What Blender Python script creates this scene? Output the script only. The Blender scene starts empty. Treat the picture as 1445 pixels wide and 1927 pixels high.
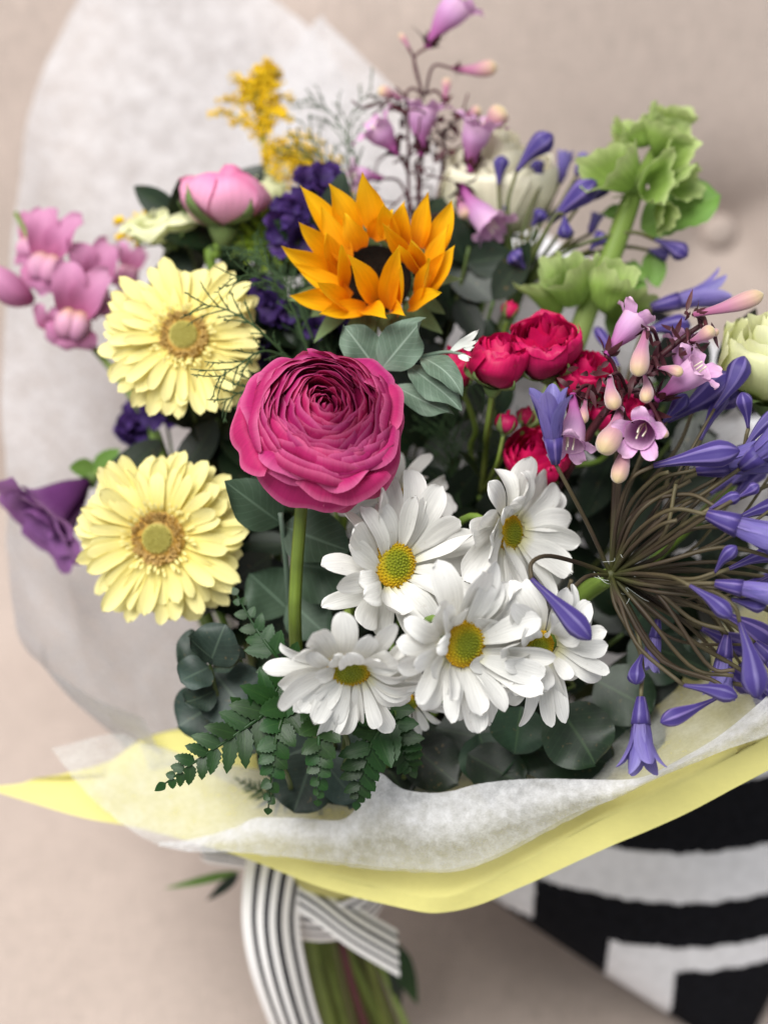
import bpy, math, random
import numpy as np
from mathutils import Vector, Matrix, noise

# ------------------------------------------------------------------ camera, light, exposure
scene = bpy.context.scene
COL = scene.collection
CAM = np.array([0.0, 0.0, 1.005])
PITCH = math.radians(40)
cam_data = bpy.data.cameras.new("camera")
cam = bpy.data.objects.new("camera", cam_data)
COL.objects.link(cam)
cam.location = CAM
cam.rotation_euler = (math.radians(50), 0, 0)
cam_data.sensor_fit = 'HORIZONTAL'
cam_data.sensor_width = 24.0
cam_data.lens = 51.97
cam_data.clip_start = 0.02
cam_data.clip_end = 50
cam_data.dof.use_dof = True
cam_data.dof.focus_distance = 0.825
cam_data.dof.aperture_fstop = 2.6
scene.camera = cam
scene.view_settings.view_transform = 'Standard'
scene.view_settings.look = 'None'
scene.view_settings.exposure = 0.18
scene.view_settings.gamma = 1.0
scene.view_settings.use_curve_mapping = False
scene.cycles.max_bounces = 10
scene.cycles.transparent_max_bounces = 24
scene.cycles.use_denoising = True

world = bpy.data.worlds.new("World")
scene.world = world
world.use_nodes = True
bg = world.node_tree.nodes["Background"]
bg.inputs[0].default_value = (0.93, 0.96, 1.0, 1)
bg.inputs[1].default_value = 0.52

def area(name, loc, target, sx, sy, power, color):
    ld = bpy.data.lights.new(name, 'AREA')
    ld.shape = 'RECTANGLE'
    ld.size, ld.size_y = sx, sy
    ld.energy = power
    ld.color = color
    o = bpy.data.objects.new(name, ld)
    COL.objects.link(o)
    o.location = loc
    o.rotation_euler = (Vector(target) - Vector(loc)).to_track_quat('-Z', 'Y').to_euler()
    return o
area("window_light", (-0.7, 0.1, 2.5), (0, 0.8, 0.45), 1.5, 1.2, 78, (1.0, 0.985, 0.96))

# ------------------------------------------------------------------ frames of reference
Fd = np.array([0, math.cos(PITCH), -math.sin(PITCH)])     # where the camera looks
Rt = np.array([1.0, 0, 0])
Up = np.array([0, math.sin(PITCH), math.cos(PITCH)])
Bk = -Fd
FPX = 3129.0

def P(px, py, d):
    return CAM + d * (Fd + (px - 722.5) / FPX * Rt - (py - 963.5) / FPX * Up)
def deeper(q, dd):
    """the same direction from the camera, dd metres farther"""
    return CAM + (q - CAM) * (1 + dd / 0.85)
def S(px, d):
    return px / FPX * d
def nrm(v):
    v = np.asarray(v, float)
    n = np.linalg.norm(v)
    return v / n if n > 1e-12 else v
def D(a, b, c):
    return nrm(a * Rt + b * Up + c * Bk)
rng = random.Random(7)
def rr(a, b):
    return rng.uniform(a, b)

TIE = P(605, 1640, 1.045)
FOOT = P(690, 2010, 1.118)
FOOT[2] = 0.008

# ------------------------------------------------------------------ objects
LOC = {}
def thing(name, label, cat, loc, group=None):
    o = bpy.data.objects.new(name, None)
    COL.objects.link(o)
    o.location = loc
    o.empty_display_size = 0.01
    o["label"] = label
    o["category"] = cat
    if group: o["group"] = group
    LOC[o.name] = np.array(loc, float)
    return o
def mesh(name, V, Fc, mat, parent=None, uv=None, smooth=True, kind=None, label=None, cat=None, group=None, mid=None, origin=None):
    V = np.asarray(V, float)
    if parent is not None:
        base = LOC[parent.name]
    else:
        base = np.array(origin if origin is not None else (0, 0, 0), float)
    me = bpy.data.meshes.new(name)
    me.from_pydata((V - base).tolist(), [], [list(map(int, f)) for f in Fc])
    mats = mat if isinstance(mat, (list, tuple)) else [mat]
    for m in mats:
        me.materials.append(m)
    if mid is not None:
        me.polygons.foreach_set("material_index", np.asarray(mid, dtype=np.int32))
    if uv is not None:
        l = me.uv_layers.new(name="UVMap")
        idx = np.empty(len(me.loops), dtype=np.int32)
        me.loops.foreach_get("vertex_index", idx)
        w = np.asarray(uv, float)[idx].copy()
        st = np.empty(len(me.polygons), dtype=np.int32); me.polygons.foreach_get("loop_start", st)
        tot = np.empty(len(me.polygons), dtype=np.int32); me.polygons.foreach_get("loop_total", tot)
        pid = np.repeat(np.arange(len(st)), tot)
        hi = np.maximum.reduceat(w[:, 1], st)[pid]; lo = np.minimum.reduceat(w[:, 1], st)[pid]
        wrap = (hi - lo > 0.55) & (w[:, 1] < 0.5) & (tot[pid] == 4)       # faces that close a tube
        w[wrap, 1] += 1.0
        l.data.foreach_set("uv", w.ravel())
    if smooth:
        me.polygons.foreach_set("use_smooth", [True] * len(me.polygons))
    me.update()
    o = bpy.data.objects.new(name, me)
    COL.objects.link(o)
    if parent is not None:
        o.parent = parent
    else:
        o.location = base
    LOC[o.name] = base
    if kind: o["kind"] = kind
    if label: o["label"] = label
    if cat: o["category"] = cat
    if group: o["group"] = group
    return o

# ------------------------------------------------------------------ shape generators
def grid_faces(nu, nv, off=0):
    i = np.arange(nu)[:, None]; j = np.arange(nv)[None, :]
    a = (i * (nv + 1) + j).ravel() + off
    return np.stack([a, a + 1, a + nv + 2, a + nv + 1], 1)
def catmull(pts, n):
    pts = np.asarray(pts, float)
    if len(pts) == 2:
        t = np.linspace(0, 1, n)[:, None]
        return pts[0] * (1 - t) + pts[1] * t
    p = np.vstack([2 * pts[0] - pts[1], pts, 2 * pts[-1] - pts[-2]])
    m = len(pts) - 1
    out = []
    for x in np.linspace(0, m, n):
        k = min(int(x), m - 1); t = x - k
        a, b, c, d = p[k], p[k + 1], p[k + 2], p[k + 3]
        out.append(0.5 * ((2 * b) + (c - a) * t + (2 * a - 5 * b + 4 * c - d) * t * t + (3 * b - a - 3 * c + d) * t ** 3))
    return np.array(out)
def linres(pts, n):
    pts = np.asarray(pts, float)
    x = np.linspace(0, len(pts) - 1, n)
    return np.stack([np.interp(x, np.arange(len(pts)), pts[:, k]) for k in range(pts.shape[1])], 1)
def tube(pts, rad, n=8, lobes=0, lobe=0.0, cap=True):
    pts = np.asarray(pts, float); m = len(pts)
    rad = np.broadcast_to(np.asarray(rad, float), (m,))
    T = np.gradient(pts, axis=0)
    T = T / (np.linalg.norm(T, axis=1, keepdims=True) + 1e-12)
    a = np.array([0.31, 0.52, 0.79]); a = nrm(a - a.dot(T[0]) * T[0])
    th = np.arange(n) / n * 2 * math.pi
    k = 1 + lobe * np.cos(lobes * th) if lobes else np.ones(n)
    V = []
    for i in range(m):
        a = nrm(a - a.dot(T[i]) * T[i]); b = np.cross(T[i], a)
        V.append(pts[i] + rad[i] * k[:, None] * (np.cos(th)[:, None] * a + np.sin(th)[:, None] * b))
    V = np.vstack(V)
    Fc = []
    for i in range(m - 1):
        for j in range(n):
            j2 = (j + 1) % n
            Fc.append((i * n + j, i * n + j2, (i + 1) * n + j2, (i + 1) * n + j))
    if cap:
        Fc.append(tuple(range(n - 1, -1, -1)))
        Fc.append(tuple((m - 1) * n + j for j in range(n)))
    uv = np.array([(i / (m - 1), j / n) for i in range(m) for j in range(n)])
    return V, Fc, uv
def blade(L, W, prof, nl=10, nw=4, bend=(0, 0), cup=0.0, fold=0.0, ridge=0.0, nridge=2, twist=0.0, side=0.0,
          ruf=0.0, ph=0.0, notch=0.0, teeth=0.0, nteeth=8):
    t = np.linspace(0, 1, nl + 1)
    if not teeth: t = 1 - (1 - t) ** 1.35
    th = bend[0] * t + bend[1] * t * t
    dt = np.diff(t, prepend=0)
    cx = np.cumsum(np.cos(th) * dt) * L
    cz = np.cumsum(np.sin(th) * dt) * L
    pt = np.array(prof, float)
    w = W / 2 * np.interp(t, pt[:, 0], pt[:, 1])
    if teeth:
        w = w * (1 - teeth * ((t * nteeth) % 1.0)) + 0
    s = np.linspace(-1, 1, nw + 1)
    y = w[:, None] * s[None, :]
    taper = np.sin(np.clip(t * 1.15, 0, 1) * math.pi / 2)[:, None]
    lz = cup * w[:, None] * s[None, :] ** 2 + fold * w[:, None] * np.abs(s[None, :])
    lz = lz + ridge * W * np.cos(math.pi * nridge * s)[None, :] * taper * (1 - t[:, None] ** 6)
    lz = lz + ruf * W * np.sin(5.0 * t[:, None] * 2 + ph + 1.5 * s[None, :]) * np.abs(s[None, :]) ** 1.5 * t[:, None]
    tw = (twist * t)[:, None]
    y2 = y * np.cos(tw) - lz * np.sin(tw)
    z2 = y * np.sin(tw) + lz * np.cos(tw)
    y2 = y2 + (side * L * t * t)[:, None]
    nx = -np.sin(th)[:, None]; nz = np.cos(th)[:, None]
    X = cx[:, None] + z2 * nx
    if notch:
        X = X - notch * W * (0.5 + 0.5 * np.cos(2 * math.pi * s))[None, :] * (t[:, None] ** 8)
    Z = cz[:, None] + z2 * nz
    V = np.stack([X, y2 + 0 * X, Z], 2).reshape(-1, 3)
    uv = np.stack([np.repeat(t, nw + 1), np.tile((s + 1) / 2, nl + 1)], 1)
    return V, grid_faces(nl, nw), uv
def place(V, O, X, Z, roll=0.0):
    X = nrm(X); Z = nrm(np.asarray(Z, float) - np.dot(Z, X) * X); Y = np.cross(Z, X)
    if roll:
        Z, Y = Z * math.cos(roll) + Y * math.sin(roll), Y * math.cos(roll) - Z * math.sin(roll)
    return np.asarray(O) + V[:, :1] * X + V[:, 1:2] * Y + V[:, 2:3] * Z
def frame(N):
    N = nrm(N)
    A = Rt - Rt.dot(N) * N
    if np.linalg.norm(A) < 0.2: A = Up - Up.dot(N) * N
    A = nrm(A); B = np.cross(N, A)
    return A, B, N
def on_head(V, O, fr, phi, el, r0, h, roll=0.0):
    A, B, N = fr
    e = math.cos(phi) * A + math.sin(phi) * B
    X = math.cos(el) * e + math.sin(el) * N
    Z = -math.sin(el) * e + math.cos(el) * N
    return place(V, np.asarray(O) + r0 * e + h * N, X, Z, roll)
def cup_petal(prof, phi, hw, nl=9, nw=8, drop=0.25, ruf=0.0, imb=0.0, ph=0.0, base_w=0.55, point=0.0, taper=0.0):
    c = catmull(np.array(prof, float), 40)
    L = np.concatenate([[0], np.cumsum(np.linalg.norm(np.diff(c, axis=0), axis=1))]); L /= L[-1]
    t = np.linspace(0, 1, nl + 1)[:, None]; s = np.linspace(-1, 1, nw + 1)[None, :]
    te = t * (1 - drop * np.abs(s) ** 3 + point * np.exp(-(s / 0.25) ** 2) - point)
    r = np.interp(te, L, c[:, 0]); z = np.interp(te, L, c[:, 1])
    R = np.max(c[:, 0])
    r = r + imb * R * s * (0.3 + 0.7 * t) + ruf * R * np.sin(3.1 * s + ph) * te ** 2 + 0.5 * ruf * R * np.sin(7.3 * s + 2.1 * ph) * te ** 4
    z = z + ruf * R * np.cos(4.3 * s + 1.7 * ph) * te ** 3 + 0.4 * ruf * R * np.sin(11 * s + 3 * ph) * te ** 5
    a = phi + s * hw * (base_w + (1 - base_w) * t) * (1 - taper * t ** 1.3)
    V = np.stack([r * np.cos(a), r * np.sin(a), z], 2).reshape(-1, 3)
    uv = np.stack([np.repeat(t[:, 0], nw + 1), np.tile((s[0] + 1) / 2, nl + 1)], 1)
    return V, grid_faces(nl, nw), uv
def warp(V, O, R, amp, seed):
    """one slow wobble for a whole bloom, so that its petals bend together"""
    V = np.asarray(V, float); out = V.copy()
    for i in range(len(V)):
        q = (V[i] - O) / R * 1.3
        out[i] += amp * R * np.array(noise.noise_vector(Vector((q[0] + seed, q[1] + 3.1, q[2] - seed))))
    return out
def to_frame(V, O, fr):
    A, B, N = fr
    return np.asarray(O) + V[:, :1] * A + V[:, 1:2] * B + V[:, 2:3] * N
def dome(O, fr, R, H, nr=6, na=24):
    V = [np.array([0, 0, H])]
    for i in range(1, nr + 1):
        f = i / nr
        for j in range(na):
            a = j / na * 2 * math.pi
            V.append(np.array([R * f * math.cos(a), R * f * math.sin(a), H * (1 - f ** 2.2)]))
    V = np.array(V)
    Fc = [(0, 1 + j, 1 + (j + 1) % na) for j in range(na)]
    for i in range(nr - 1):
        for j in range(na):
            a = 1 + i * na; b = 1 + (i + 1) * na; j2 = (j + 1) % na
            Fc.append((a + j, b + j, b + j2, a + j2))
    r = np.linalg.norm(V[:, :2], axis=1) / R
    return to_frame(V, O, fr), Fc, np.stack([r, r * 0], 1)
ICO = None
def ico():
    global ICO
    if ICO is None:
        p = (1 + 5 ** 0.5) / 2
        v = np.array([(-1, p, 0), (1, p, 0), (-1, -p, 0), (1, -p, 0), (0, -1, p), (0, 1, p), (0, -1, -p), (0, 1, -p), (p, 0, -1), (p, 0, 1), (-p, 0, -1), (-p, 0, 1)], float)
        v /= np.linalg.norm(v[0])
        f = np.array([(0, 11, 5), (0, 5, 1), (0, 1, 7), (0, 7, 10), (0, 10, 11), (1, 5, 9), (5, 11, 4), (11, 10, 2), (10, 7, 6), (7, 1, 8), (3, 9, 4), (3, 4, 2), (3, 2, 6), (3, 6, 8), (3, 8, 9), (4, 9, 5), (2, 4, 11), (6, 2, 10), (8, 6, 7), (9, 8, 1)])
        ICO = (v, f)
    return ICO
def balls(centres, radii, axes=None):
    v, f = ico()
    V = []; Fc = []
    for i, (c, r) in enumerate(zip(centres, radii)):
        q = v * r
        V.append(q + c); Fc.append(f + 12 * i)
    return np.vstack(V), np.vstack(Fc)
def join(parts):
    V = []; Fc = []; UV = []; o = 0
    for p in parts:
        V.append(p[0]); UV.append(p[2])
        for f in p[1]: Fc.append(tuple(int(i) + o for i in f))
        o += len(p[0])
    return np.vstack(V), Fc, np.vstack(UV)
def patch(rows, nu, nv, crk=0.0, freq=6.0, seed=0.0, linear_rows=False, crk_fn=None, crumple=0.0, cfreq=12.0):
    """a sheet through rows of control points (each row the same number of columns)"""
    cols = [catmull(r, nu + 1) for r in rows]
    cols = np.array(cols)                       # rows x nu x 3
    out = np.array([(linres if linear_rows else catmull)(cols[:, i], nv + 1) for i in range(nu + 1)])
    gu = np.gradient(out, axis=0); gv = np.gradient(out, axis=1)
    n = np.cross(gu, gv); n /= (np.linalg.norm(n, axis=2, keepdims=True) + 1e-9)
    if crk:
        for i in range(nu + 1):
            for j in range(nv + 1):
                q = out[i, j] * freq
                k = noise.noise(Vector((q[0] + seed, q[1], q[2]))) + 0.5 * abs(noise.noise(Vector((q[0] * 2.3 + seed, q[1] * 2.3 + 5, q[2] * 2.3))))
                w = crk_fn(i / nu, j / nv) if crk_fn else 1.0
                out[i, j] += n[i, j] * k * crk * w
                if crumple:      # flat facets that meet in sharp creases
                    f1 = noise.voronoi(Vector(out[i, j] * cfreq + seed))[0][0]; f2 = noise.voronoi(Vector(out[i, j] * cfreq * 2.3 + seed))[0][0]
                    out[i, j] += n[i, j] * (f1 + .35 * f2 - .55) * crumple * w
    V = out.reshape(-1, 3)
    uv = np.array([(i / nu, j / nv) for i in range(nu + 1) for j in range(nv + 1)])
    return V, grid_faces(nu, nv), uv

# ------------------------------------------------------------------ materials
def lin(c):
    return tuple((x / 12.92 if x <= 0.04045 else ((x + 0.055) / 1.055) ** 2.4) for x in c)
def hx(h):
    return lin(tuple(int(h[i:i + 2], 16) / 255 for i in (0, 2, 4)))
class NT:
    def __init__(s, name):
        s.m = bpy.data.materials.new(name); s.m.use_nodes = True
        s.t = s.m.node_tree
        s.t.nodes.clear()
        s.out = s.t.nodes.new('ShaderNodeOutputMaterial')
    def n(s, typ, **kw):
        x = s.t.nodes.new(typ)
        for k, v in kw.items():
            if k.startswith('i_'):
                key = k[2:]
                key = int(key) if key.isdigit() else key.replace('_', ' ')
                x.inputs[key].default_value = v
            else:
                setattr(x, k, v)
        return x
    def l(s, a, b):
        s.t.links.new(a, b)
    def ramp(s, fac, stops):
        r = s.n('ShaderNodeValToRGB')
        e = r.color_ramp.elements
        while len(e) < len(stops): e.new(0.5)
        for q, (p, c) in zip(e, stops):
            q.position = p; q.color = (*c, 1)
        s.l(fac, r.inputs[0])
        return r.outputs[0]
    def mul(s, a, b, fac=1.0, mode='MULTIPLY'):
        m = s.n('ShaderNodeMix', data_type='RGBA', blend_type=mode)
        m.inputs[0].default_value = fac
        s.l(a, m.inputs[6])
        if isinstance(b, tuple): m.inputs[7].default_value = (*b, 1)
        else: s.l(b, m.inputs[7])
        return m.outputs[2]
    def math(s, op, a, b=None):
        m = s.n('ShaderNodeMath', operation=op)
        for i, x in enumerate((a, b)):
            if x is None: continue
            if isinstance(x, (int, float)): m.inputs[i].default_value = x
            else: s.l(x, m.inputs[i])
        return m.outputs[0]

def petal_mat(name, stops, vein=0.12, freq=26, transl=0.25, rough=0.55, spec=0.25, var=0.10, bump=0.25, midrib=0.0, ribcol=(0.5, 0.6, 0.4), sheen=0.0, spots=0.0, stripes=0, stripecol=(0, 0, 0), stripe=0.5):
    """stops: colour along the petal from base to tip"""
    k = NT(name)
    uvn = k.n('ShaderNodeUVMap'); sep = k.n('ShaderNodeSeparateXYZ'); k.l(uvn.outputs[0], sep.inputs[0])
    info = k.n('ShaderNodeObjectInfo')
    comb = k.n('ShaderNodeCombineXYZ')
    k.l(k.math('MULTIPLY', sep.outputs[0], 2.2), comb.inputs[0])
    k.l(k.math('MULTIPLY', sep.outputs[1], freq), comb.inputs[1])
    k.l(k.math('MULTIPLY', info.outputs['Random'], 90.0), comb.inputs[2])
    nz = k.n('ShaderNodeTexNoise', i_Scale=1.0, i_Detail=3.0, i_Roughness=0.6); k.l(comb.outputs[0], nz.inputs['Vector'])
    col = k.ramp(sep.outputs[0], stops)
    v = k.ramp(nz.outputs[0], [(0.3, (1 - vein,) * 3), (0.7, (1.0 + vein * 0.2,) * 3)])
    col = k.mul(col, v)
    tc = k.n('ShaderNodeTexCoord')
    n2 = k.n('ShaderNodeTexNoise', i_Scale=60.0, i_Detail=4.0); k.l(tc.outputs['Object'], n2.inputs['Vector'])
    col = k.mul(col, k.ramp(n2.outputs[0], [(0.3, (1 - var,) * 3), (0.7, (1.0,) * 3)]))
    hs = k.n('ShaderNodeHueSaturation')
    k.l(col, hs.inputs['Color'])
    k.l(k.math('ADD', k.math('MULTIPLY', info.outputs['Random'], var * 1.2), 1 - var * 0.8), hs.inputs['Value'])
    k.l(k.math('ADD', k.math('MULTIPLY', info.outputs['Random'], var * 0.10), 0.5 - var * 0.05), hs.inputs['Hue'])
    col = hs.outputs[0]
    if spots:
        n3 = k.n('ShaderNodeTexNoise', i_Scale=420.0, i_Detail=1.0); k.l(tc.outputs['Object'], n3.inputs['Vector'])
        sp = k.ramp(n3.outputs[0], [(0.70, (0, 0, 0)), (0.76, (spots,) * 3)])
        m = k.n('ShaderNodeMix', data_type='RGBA'); k.l(sp, m.inputs[0]); k.l(col, m.inputs[6]); m.inputs[7].default_value = (0.25, 0.16, 0.06, 1)
        col = m.outputs[2]
    if stripes:
        sw = k.math('COSINE', k.math('MULTIPLY', sep.outputs[1], stripes * 2 * math.pi))
        st_ = k.ramp(sw, [(0.25, (stripe,) * 3), (0.95, (0, 0, 0))])
        m = k.n('ShaderNodeMix', data_type='RGBA'); k.l(st_, m.inputs[0]); k.l(col, m.inputs[6]); m.inputs[7].default_value = (*stripecol, 1)
        col = m.outputs[2]
    if midrib:
        d = k.math('ABSOLUTE', k.math('SUBTRACT', sep.outputs[1], 0.5))
        # side veins run out from the midrib
        sv = k.math('SINE', k.math('MULTIPLY', k.math('SUBTRACT', sep.outputs[0], k.math('MULTIPLY', d, 0.55)), 52.0))
        svm = k.ramp(sv, [(0.93, (0, 0, 0)), (1.0, (midrib * 0.30,) * 3)])
        mr = k.ramp(d, [(0.0, (midrib,) * 3), (0.035, (0, 0, 0))])
        mx = k.mul(mr, svm, 1.0, 'LIGHTEN')
        m = k.n('ShaderNodeMix', data_type='RGBA'); k.l(mx, m.inputs[0]); k.l(col, m.inputs[6]); m.inputs[7].default_value = (*ribcol, 1)
        col = m.outputs[2]
    bs = k.n('ShaderNodeBsdfPrincipled', i_Roughness=rough)
    bs.inputs['Specular IOR Level'].default_value = spec
    if sheen:
        bs.inputs['Sheen Weight'].default_value = sheen
    k.l(col, bs.inputs['Base Color'])
    bp = k.n('ShaderNodeBump', i_Strength=bump, i_Distance=0.0006); k.l(nz.outputs[0], bp.inputs['Height']); k.l(bp.outputs[0], bs.inputs['Normal'])
    sh = bs.outputs[0]
    if transl:
        tr = k.n('ShaderNodeBsdfTranslucent'); k.l(col, tr.inputs[0])
        mx = k.n('ShaderNodeMixShader'); mx.inputs[0].default_value = transl
        k.l(sh, mx.inputs[1]); k.l(tr.outputs[0], mx.inputs[2]); sh = mx.outputs[0]
    k.l(sh, k.out.inputs[0])
    return k.m
def plain_mat(name, c, rough=0.6, var=0.25, scale=80, spec=0.3, c2=None, bump=0.0, bscale=300):
    k = NT(name)
    tc = k.n('ShaderNodeTexCoord')
    nz = k.n('ShaderNodeTexNoise', i_Scale=scale, i_Detail=4.0); k.l(tc.outputs['Object'], nz.inputs['Vector'])
    c2 = c2 or tuple(x * (1 - var) for x in c)
    col = k.ramp(nz.outputs[0], [(0.3, c2), (0.7, c)])
    bs = k.n('ShaderNodeBsdfPrincipled', i_Roughness=rough); bs.inputs['Specular IOR Level'].default_value = spec
    k.l(col, bs.inputs['Base Color'])
    if bump:
        n2 = k.n('ShaderNodeTexNoise', i_Scale=bscale, i_Detail=3.0); k.l(tc.outputs['Object'], n2.inputs['Vector'])
        bp = k.n('ShaderNodeBump', i_Strength=bump, i_Distance=0.001); k.l(n2.outputs[0], bp.inputs['Height']); k.l(bp.outputs[0], bs.inputs['Normal'])
    k.l(bs.outputs[0], k.out.inputs[0])
    return k.m
def tissue_mat(name, c, clear, transl, mott=0.5, scale=55, fib=0.5, thin=0.0):
    """thin fibrous paper: partly see-through in blotches"""
    k = NT(name)
    tc = k.n('ShaderNodeTexCoord')
    n1 = k.n('ShaderNodeTexNoise', i_Scale=scale, i_Detail=6.0, i_Roughness=0.65); k.l(tc.outputs['Object'], n1.inputs['Vector'])
    mp = k.n('ShaderNodeMapping'); mp.inputs['Scale'].default_value = (1, 3, 2.5); mp.inputs['Rotation'].default_value = (0.3, 0.5, 0.6)
    k.l(tc.outputs['Object'], mp.inputs[0])
    n2 = k.n('ShaderNodeTexNoise', i_Scale=scale * 4, i_Detail=5.0, i_Roughness=0.7); k.l(mp.outputs[0], n2.inputs['Vector'])
    mixn = k.math('ADD', k.math('MULTIPLY', n1.outputs[0], 0.6), k.math('MULTIPLY', n2.outputs[0], 0.4))
    dens = k.ramp(mixn, [(0.36, (clear + mott * 0.5,) * 3), (0.62, (max(clear - mott * 0.5, 0.0),) * 3)])
    if thin:     # a single layer towards the fold, doubled towards the free edge
        uvn = k.n('ShaderNodeUVMap'); sp = k.n('ShaderNodeSeparateXYZ'); k.l(uvn.outputs[0], sp.inputs[0])
        dens = k.math('ADD', dens, k.math('MULTIPLY', k.ramp(sp.outputs[1], [(0.30, (1, 1, 1)), (0.62, (0, 0, 0))]), thin))
    col = k.ramp(mixn, [(0.35, tuple(x * (1 - 0.12 * fib) for x in c)), (0.65, c)])
    bs = k.n('ShaderNodeBsdfPrincipled', i_Roughness=0.65); bs.inputs['Specular IOR Level'].default_value = 0.2
    k.l(col, bs.inputs['Base Color'])
    bp = k.n('ShaderNodeBump', i_Strength=0.35 * fib, i_Distance=0.001); k.l(mixn, bp.inputs['Height']); k.l(bp.outputs[0], bs.inputs['Normal'])
    tr = k.n('ShaderNodeBsdfTranslucent'); k.l(col, tr.inputs[0])
    a = k.n('ShaderNodeMixShader'); a.inputs[0].default_value = transl; k.l(bs.outputs[0], a.inputs[1]); k.l(tr.outputs[0], a.inputs[2])
    tp = k.n('ShaderNodeBsdfTransparent'); tp.inputs[0].default_value = (0.97, 0.97, 0.97, 1)
    b = k.n('ShaderNodeMixShader'); k.l(dens, b.inputs[0]); k.l(a.outputs[0], b.inputs[1]); k.l(tp.outputs[0], b.inputs[2])
    k.l(b.outputs[0], k.out.inputs[0])
    return k.m
def linen_mat(name, c):
    k = NT(name)
    tc = k.n('ShaderNodeTexCoord')
    def thread(sc):
        mp = k.n('ShaderNodeMapping'); mp.inputs['Scale'].default_value = sc; k.l(tc.outputs['Object'], mp.inputs[0])
        n = k.n('ShaderNodeTexNoise', i_Scale=1.0, i_Detail=2.0); k.l(mp.outputs[0], n.inputs['Vector']); return n.outputs[0]
    w = k.math('ADD', thread((1500, 60, 60)), thread((60, 1500, 1500)))
    n = k.n('ShaderNodeTexNoise', i_Scale=7.0, i_Detail=5.0); k.l(tc.outputs['Object'], n.inputs['Vector'])
    col = k.ramp(n.outputs[0], [(0.3, tuple(x * 0.9 for x in c)), (0.7, c)])
    col = k.mul(col, k.ramp(k.math('MULTIPLY', w, 0.5), [(0.35, (0.72,) * 3), (0.62, (1.05,) * 3)]))
    bs = k.n('ShaderNodeBsdfPrincipled', i_Roughness=0.9); bs.inputs['Specular IOR Level'].default_value = 0.1
    bs.inputs['Sheen Weight'].default_value = 0.15
    k.l(col, bs.inputs['Base Color'])
    bp = k.n('ShaderNodeBump', i_Strength=0.4, i_Distance=0.0008); k.l(w, bp.inputs['Height']); k.l(bp.outputs[0], bs.inputs['Normal'])
    k.l(bs.outputs[0], k.out.inputs[0])
    return k.m
def stripe_mat(name):
    k = NT(name)
    uvn = k.n('ShaderNodeUVMap'); sep = k.n('ShaderNodeSeparateXYZ'); k.l(uvn.outputs[0], sep.inputs[0])
    v = sep.outputs[1]
    stops = []
    w = lin((0.95, 0.94, 0.93)); b = lin((0.09, 0.09, 0.13))
    r = k.n('ShaderNodeValToRGB'); e = r.color_ramp.elements; r.color_ramp.interpolation = 'CONSTANT'
    seq = [(0.0, w), (0.17, b), (0.265, w), (0.39, b), (0.485, w), (0.60, b), (0.70, w), (0.82, b), (0.90, w)]
    while len(e) < len(seq): e.new(0.5)
    for q, (p, c) in zip(e, seq): q.position = p; q.color = (*c, 1)
    k.l(v, r.inputs[0])
    bs = k.n('ShaderNodeBsdfPrincipled', i_Roughness=0.6); k.l(r.outputs[0], bs.inputs['Base Color'])
    tc = k.n('ShaderNodeTexCoord'); wv = k.n('ShaderNodeTexWave', i_Scale=900.0); k.l(tc.outputs['UV'], wv.inputs['Vector'])
    bp = k.n('ShaderNodeBump', i_Strength=0.15, i_Distance=0.0005); k.l(wv.outputs['Fac'], bp.inputs['Height']); k.l(bp.outputs[0], bs.inputs['Normal'])
    k.l(bs.outputs[0], k.out.inputs[0])
    return k.m

M = {}
M['linen'] = linen_mat('linen', lin((0.785, 0.722, 0.682)))
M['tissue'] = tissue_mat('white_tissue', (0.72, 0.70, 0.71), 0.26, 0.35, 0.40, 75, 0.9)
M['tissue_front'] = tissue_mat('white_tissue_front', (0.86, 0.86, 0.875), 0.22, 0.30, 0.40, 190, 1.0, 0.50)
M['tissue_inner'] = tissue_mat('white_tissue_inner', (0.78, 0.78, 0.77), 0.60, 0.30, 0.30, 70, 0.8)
M['yellow'] = tissue_mat('yellow_paper', (0.80, 0.745, 0.27), 0.02, 0.25, 0.04, 60, 0.35)
M['ribbon'] = stripe_mat('striped_ribbon')
M['knit_black'] = plain_mat('black_knit', (0.012, 0.012, 0.015), 0.95, 0.5, 250, 0.1, bump=0.8, bscale=420)
M['knit_white'] = plain_mat('white_knit', (0.86, 0.85, 0.87), 0.95, 0.14, 120, 0.1, bump=0.8, bscale=420)
gy = lin((0.955, 0.905, 0.575))
M['gerbera'] = petal_mat('gerbera_petal', [(0.0, lin((0.97, 0.88, 0.45))), (0.45, gy), (1.0, lin((0.965, 0.93, 0.66)))], 0.13, 14, 0.25, 0.6, 0.2, 0.05)
M['gerbera_ring'] = petal_mat('gerbera_ring', [(0.0, lin((0.64, 0.48, 0.20))), (1.0, lin((0.84, 0.70, 0.42)))], 0.3, 10, 0.1)
M['gerbera_eye'] = petal_mat('gerbera_eye', [(0.0, lin((0.70, 0.66, 0.34))), (0.5, lin((0.66, 0.62, 0.30))), (0.62, lin((0.68, 0.52, 0.22))), (1.0, lin((0.72, 0.56, 0.24)))], 0.2, 9, 0.0)
M['gerbera_bud'] = plain_mat('gerbera_bud', lin((0.72, 0.68, 0.36)), 0.7, 0.3, 500, c2=lin((0.62, 0.58, 0.26)))
M['white_petal'] = petal_mat('white_petal', [(0.0, lin((0.86, 0.84, 0.64))), (0.2, lin((0.915, 0.91, 0.885))), (1.0, lin((0.93, 0.925, 0.91)))], 0.15, 16, 0.22, 0.5, 0.25, 0.05, 0.35, spots=0.12)
M['disc'] = petal_mat('daisy_disc', [(0.0, lin((0.48, 0.52, 0.12))), (0.5, lin((0.55, 0.56, 0.10))), (0.75, lin((0.78, 0.66, 0.10))), (1.0, lin((0.80, 0.60, 0.08)))], 0.2, 5, 0.0, 0.6)
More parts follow.
